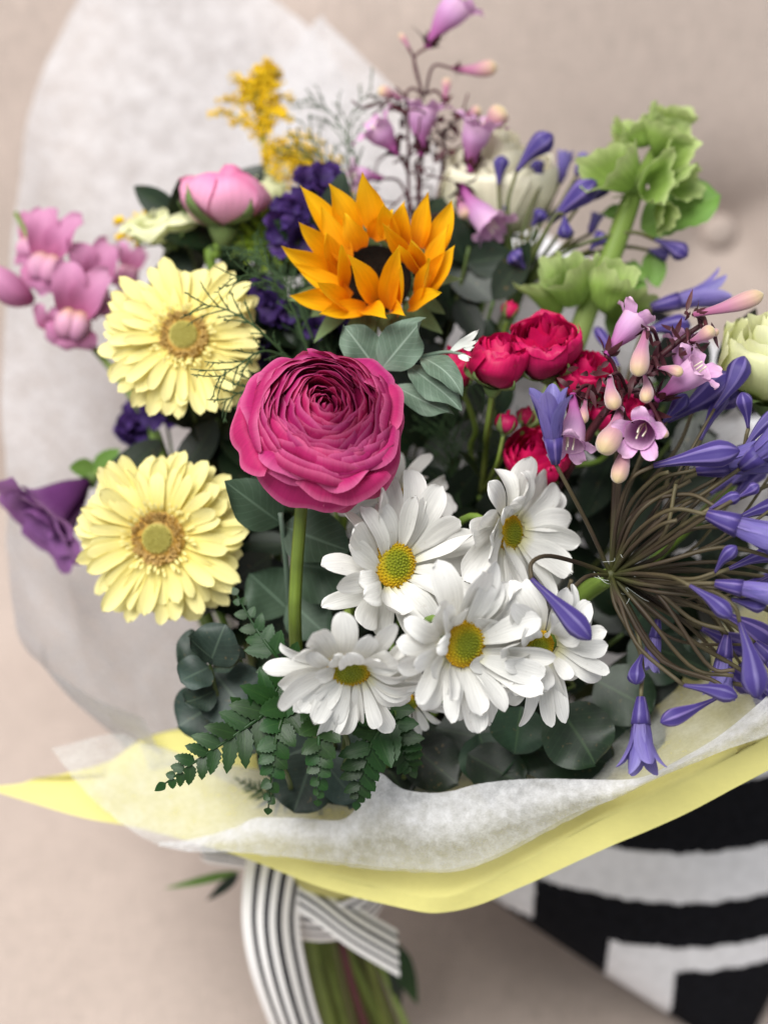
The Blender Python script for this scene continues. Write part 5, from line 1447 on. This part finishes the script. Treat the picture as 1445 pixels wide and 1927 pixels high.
# ------------------------------------------------------------------ leather fern
def fern(label, spine, seed, n=9, l0=90, w=30, d=.82, tipf=.3):
    global rng
    rng = random.Random(seed)
    root = thing("leather_fern", label, "foliage", foot_of(TIE), "leather fern fronds")
    p = catmull([P(*q) for q in spine], 40)       # from tip to base
    V, Fc, uv = tube(p, np.linspace(.0004, .0013, 40), 6); mesh("stalk", V, Fc, M['fern'], root, uv)
    add_stem(root, p[-1], D(-.2, .4, .3), .0013, M['dark_stem'])
    T = np.gradient(p, axis=0)
    for k in range(n):
        f = (k + .6) / n
        i = int(f * 38)
        for sg in (-1, 1):
            q = p[min(39, i + (1 if sg > 0 else 0))]; t = nrm(-T[i]); s = sg * nrm(np.cross(t, Bk))
            L = S(l0, d) * (tipf * .35 + (1 - tipf * .35) * f ** .75) * rr(.88, 1.1)
            ww = S(w, d) * (.38 + .75 * f) * rr(.9, 1.1)
            e = q + L * nrm(t * rr(.55, .8) + s * rr(.8, 1.0) + Bk * rr(-.15, .25))
            leaf("leaflet", root, q, e, ww, M['fern'], nrm(Bk + .35 * Up + rr(-.2, .2) * Rt), prof=[(0, .25), (.12, .8), (.3, 1), (.6, .82), (.85, .45), (1, .05)], bend=rr(-.6, -.1), fold=.14, side=rr(-.02, .06) * sg, nl=18, nw=4, teeth=.30, nteeth=6)
    V, Fc, uv = blade(S(l0 * .3, d), S(w * .4, d), LANCE, 8, 4, (0, -.2))
    mesh("leaflet", place(V, p[0], nrm(p[0] - p[2]), Bk), Fc, M['fern'], root, uv)
fern("dark green fern frond pointing left over the pale yellow paper", [(312, 1474, .825), (370, 1432, .822), (440, 1385, .822), (520, 1330, .828), (600, 1290, .85)], 220, 11, 96, 46)
fern("upright dark fern frond tip between gerbera and daisy", [(446, 1120, .86), (480, 1180, .855), (520, 1235, .85), (580, 1300, .865)], 221, 7, 66, 42)
fern("drooping dark fern frond below the leftmost daisy", [(505, 1520, .825), (512, 1450, .82), (520, 1390, .82), (545, 1310, .83)], 222, 7, 56, 44)
fern("dark fern frond hanging straight down under the lowest left daisy", [(598, 1505, .815), (600, 1450, .81), (600, 1390, .81), (605, 1320, .825)], 223, 7, 54, 44)
fern("dark fern frond behind the front daisies just above the tissue flap", [(672, 1508, .84), (680, 1460, .835), (700, 1400, .83), (740, 1340, .84)], 224, 7, 78, 46)
fern("dark fern frond low at the centre leaning right above the tissue flap", [(775, 1450, .85), (760, 1420, .845), (735, 1380, .84), (700, 1320, .85)], 225, 7, 78, 46)
fern("thin shaded fern frond inside the wrap at lower left", [(452, 1470, .93), (490, 1490, .93), (530, 1500, .93), (590, 1440, .94)], 226, 10, 50, 12, .9)
fern("small dark fern frond just left of the lowest left daisy", [(540, 1265, .835), (520, 1300, .83), (500, 1340, .83), (490, 1380, .84)], 227, 5, 84, 46)

# ------------------------------------------------------------------ dark filler foliage, added to darken the gaps inside
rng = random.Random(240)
FILL = [("dark leafy filler sprig added to darken the gap between the two gerberas and the ranunculus", [(480, 820), (520, 740), (430, 880), (380, 830)]),
        ("dark leafy filler sprig added to deepen the shade under the lower gerbera", [(460, 1180), (430, 1090), (330, 900), (520, 1330)]),
        ("dark leafy filler sprig added to deepen the shade around the foot of the ranunculus stem", [(560, 1110), (640, 1150), (700, 1180), (620, 1330)]),
        ("dark leafy filler sprig added to darken the gap right of the silver leaves", [(840, 780), (900, 860), (720, 760), (900, 660)]),
        ("dark leafy filler sprig added to deepen the shade between the two upper white daisies", [(830, 1000), (880, 1060), (960, 900), (1010, 960)]),
        ("dark leafy filler sprig added to deepen the shade behind the agapanthus stalks", [(1100, 930), (1180, 1000), (1250, 1050), (1240, 860)]),
        ("dark leafy filler sprig added to deepen the shade right of the front daisies", [(1180, 1180), (1100, 1250), (1080, 1420), (1260, 1180)]),
        ("dark leafy filler sprig added to deepen the shade under the front daisies", [(900, 1300), (760, 1300), (840, 1420), (700, 1430), (980, 1440)]),
        ("dark leafy filler sprig added to deepen the shade just right of the sunflower", [(790, 620), (860, 560), (820, 560), (870, 500)]),
        ("dark leafy filler sprig added to deepen the shade behind the magenta ranunculus, under the sunflower", [(600, 700), (620, 560), (560, 640)]),
        ("dark leafy filler sprig added to deepen the shade behind the front penstemon", [(1180, 800), (1310, 760), (1240, 780)]),
        ("dark leafy filler sprig added to darken the space under the pale pink ranunculus", [(440, 470), (360, 480), (480, 500)])]
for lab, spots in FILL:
    root = thing("shade_filler_sprig", lab, "foliage", foot_of(TIE), "filler sprigs added to darken the gaps")
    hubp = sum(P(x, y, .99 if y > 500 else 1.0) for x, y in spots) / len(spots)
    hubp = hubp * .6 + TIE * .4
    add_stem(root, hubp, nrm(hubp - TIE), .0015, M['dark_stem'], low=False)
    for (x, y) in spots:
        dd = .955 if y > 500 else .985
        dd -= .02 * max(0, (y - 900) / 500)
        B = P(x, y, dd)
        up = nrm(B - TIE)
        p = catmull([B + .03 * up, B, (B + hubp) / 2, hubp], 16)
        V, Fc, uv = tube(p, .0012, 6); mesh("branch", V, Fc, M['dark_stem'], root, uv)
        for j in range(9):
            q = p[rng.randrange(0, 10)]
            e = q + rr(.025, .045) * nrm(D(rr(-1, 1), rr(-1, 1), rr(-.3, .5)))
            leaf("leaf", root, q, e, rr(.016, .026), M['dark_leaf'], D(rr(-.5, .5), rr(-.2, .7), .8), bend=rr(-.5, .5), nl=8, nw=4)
# a few bits of greenery below the tie
rng = random.Random(250)
root = thing("leaf_scrap", "pale green narrow leaf sticking out to the left below the ribbon", "leaf", P(440, 1650, 1.05))
leaf("blade", root, P(450, 1640, 1.04), P(312, 1672, 1.05), S(18, 1.04), M['bell_leaf'], prof=LANCE, bend=-.3)
leaf("blade", root, P(450, 1645, 1.045), P(390, 1695, 1.05), S(22, 1.04), M['dark_leaf'], prof=LANCE, bend=-.3)
root = thing("leaf_scrap", "dark green leaf hanging beside the cut stems below the ribbon tail", "leaf", P(760, 1800, 1.06))
leaf("blade", root, P(738, 1770, 1.055), P(785, 1890, 1.07), S(44, 1.06), M['fern'], prof=LANCE, bend=-.3)
leaf("blade", root, P(736, 1790, 1.06), P(752, 1900, 1.07), S(34, 1.06), M['dark_leaf'], prof=LANCE, bend=-.2)
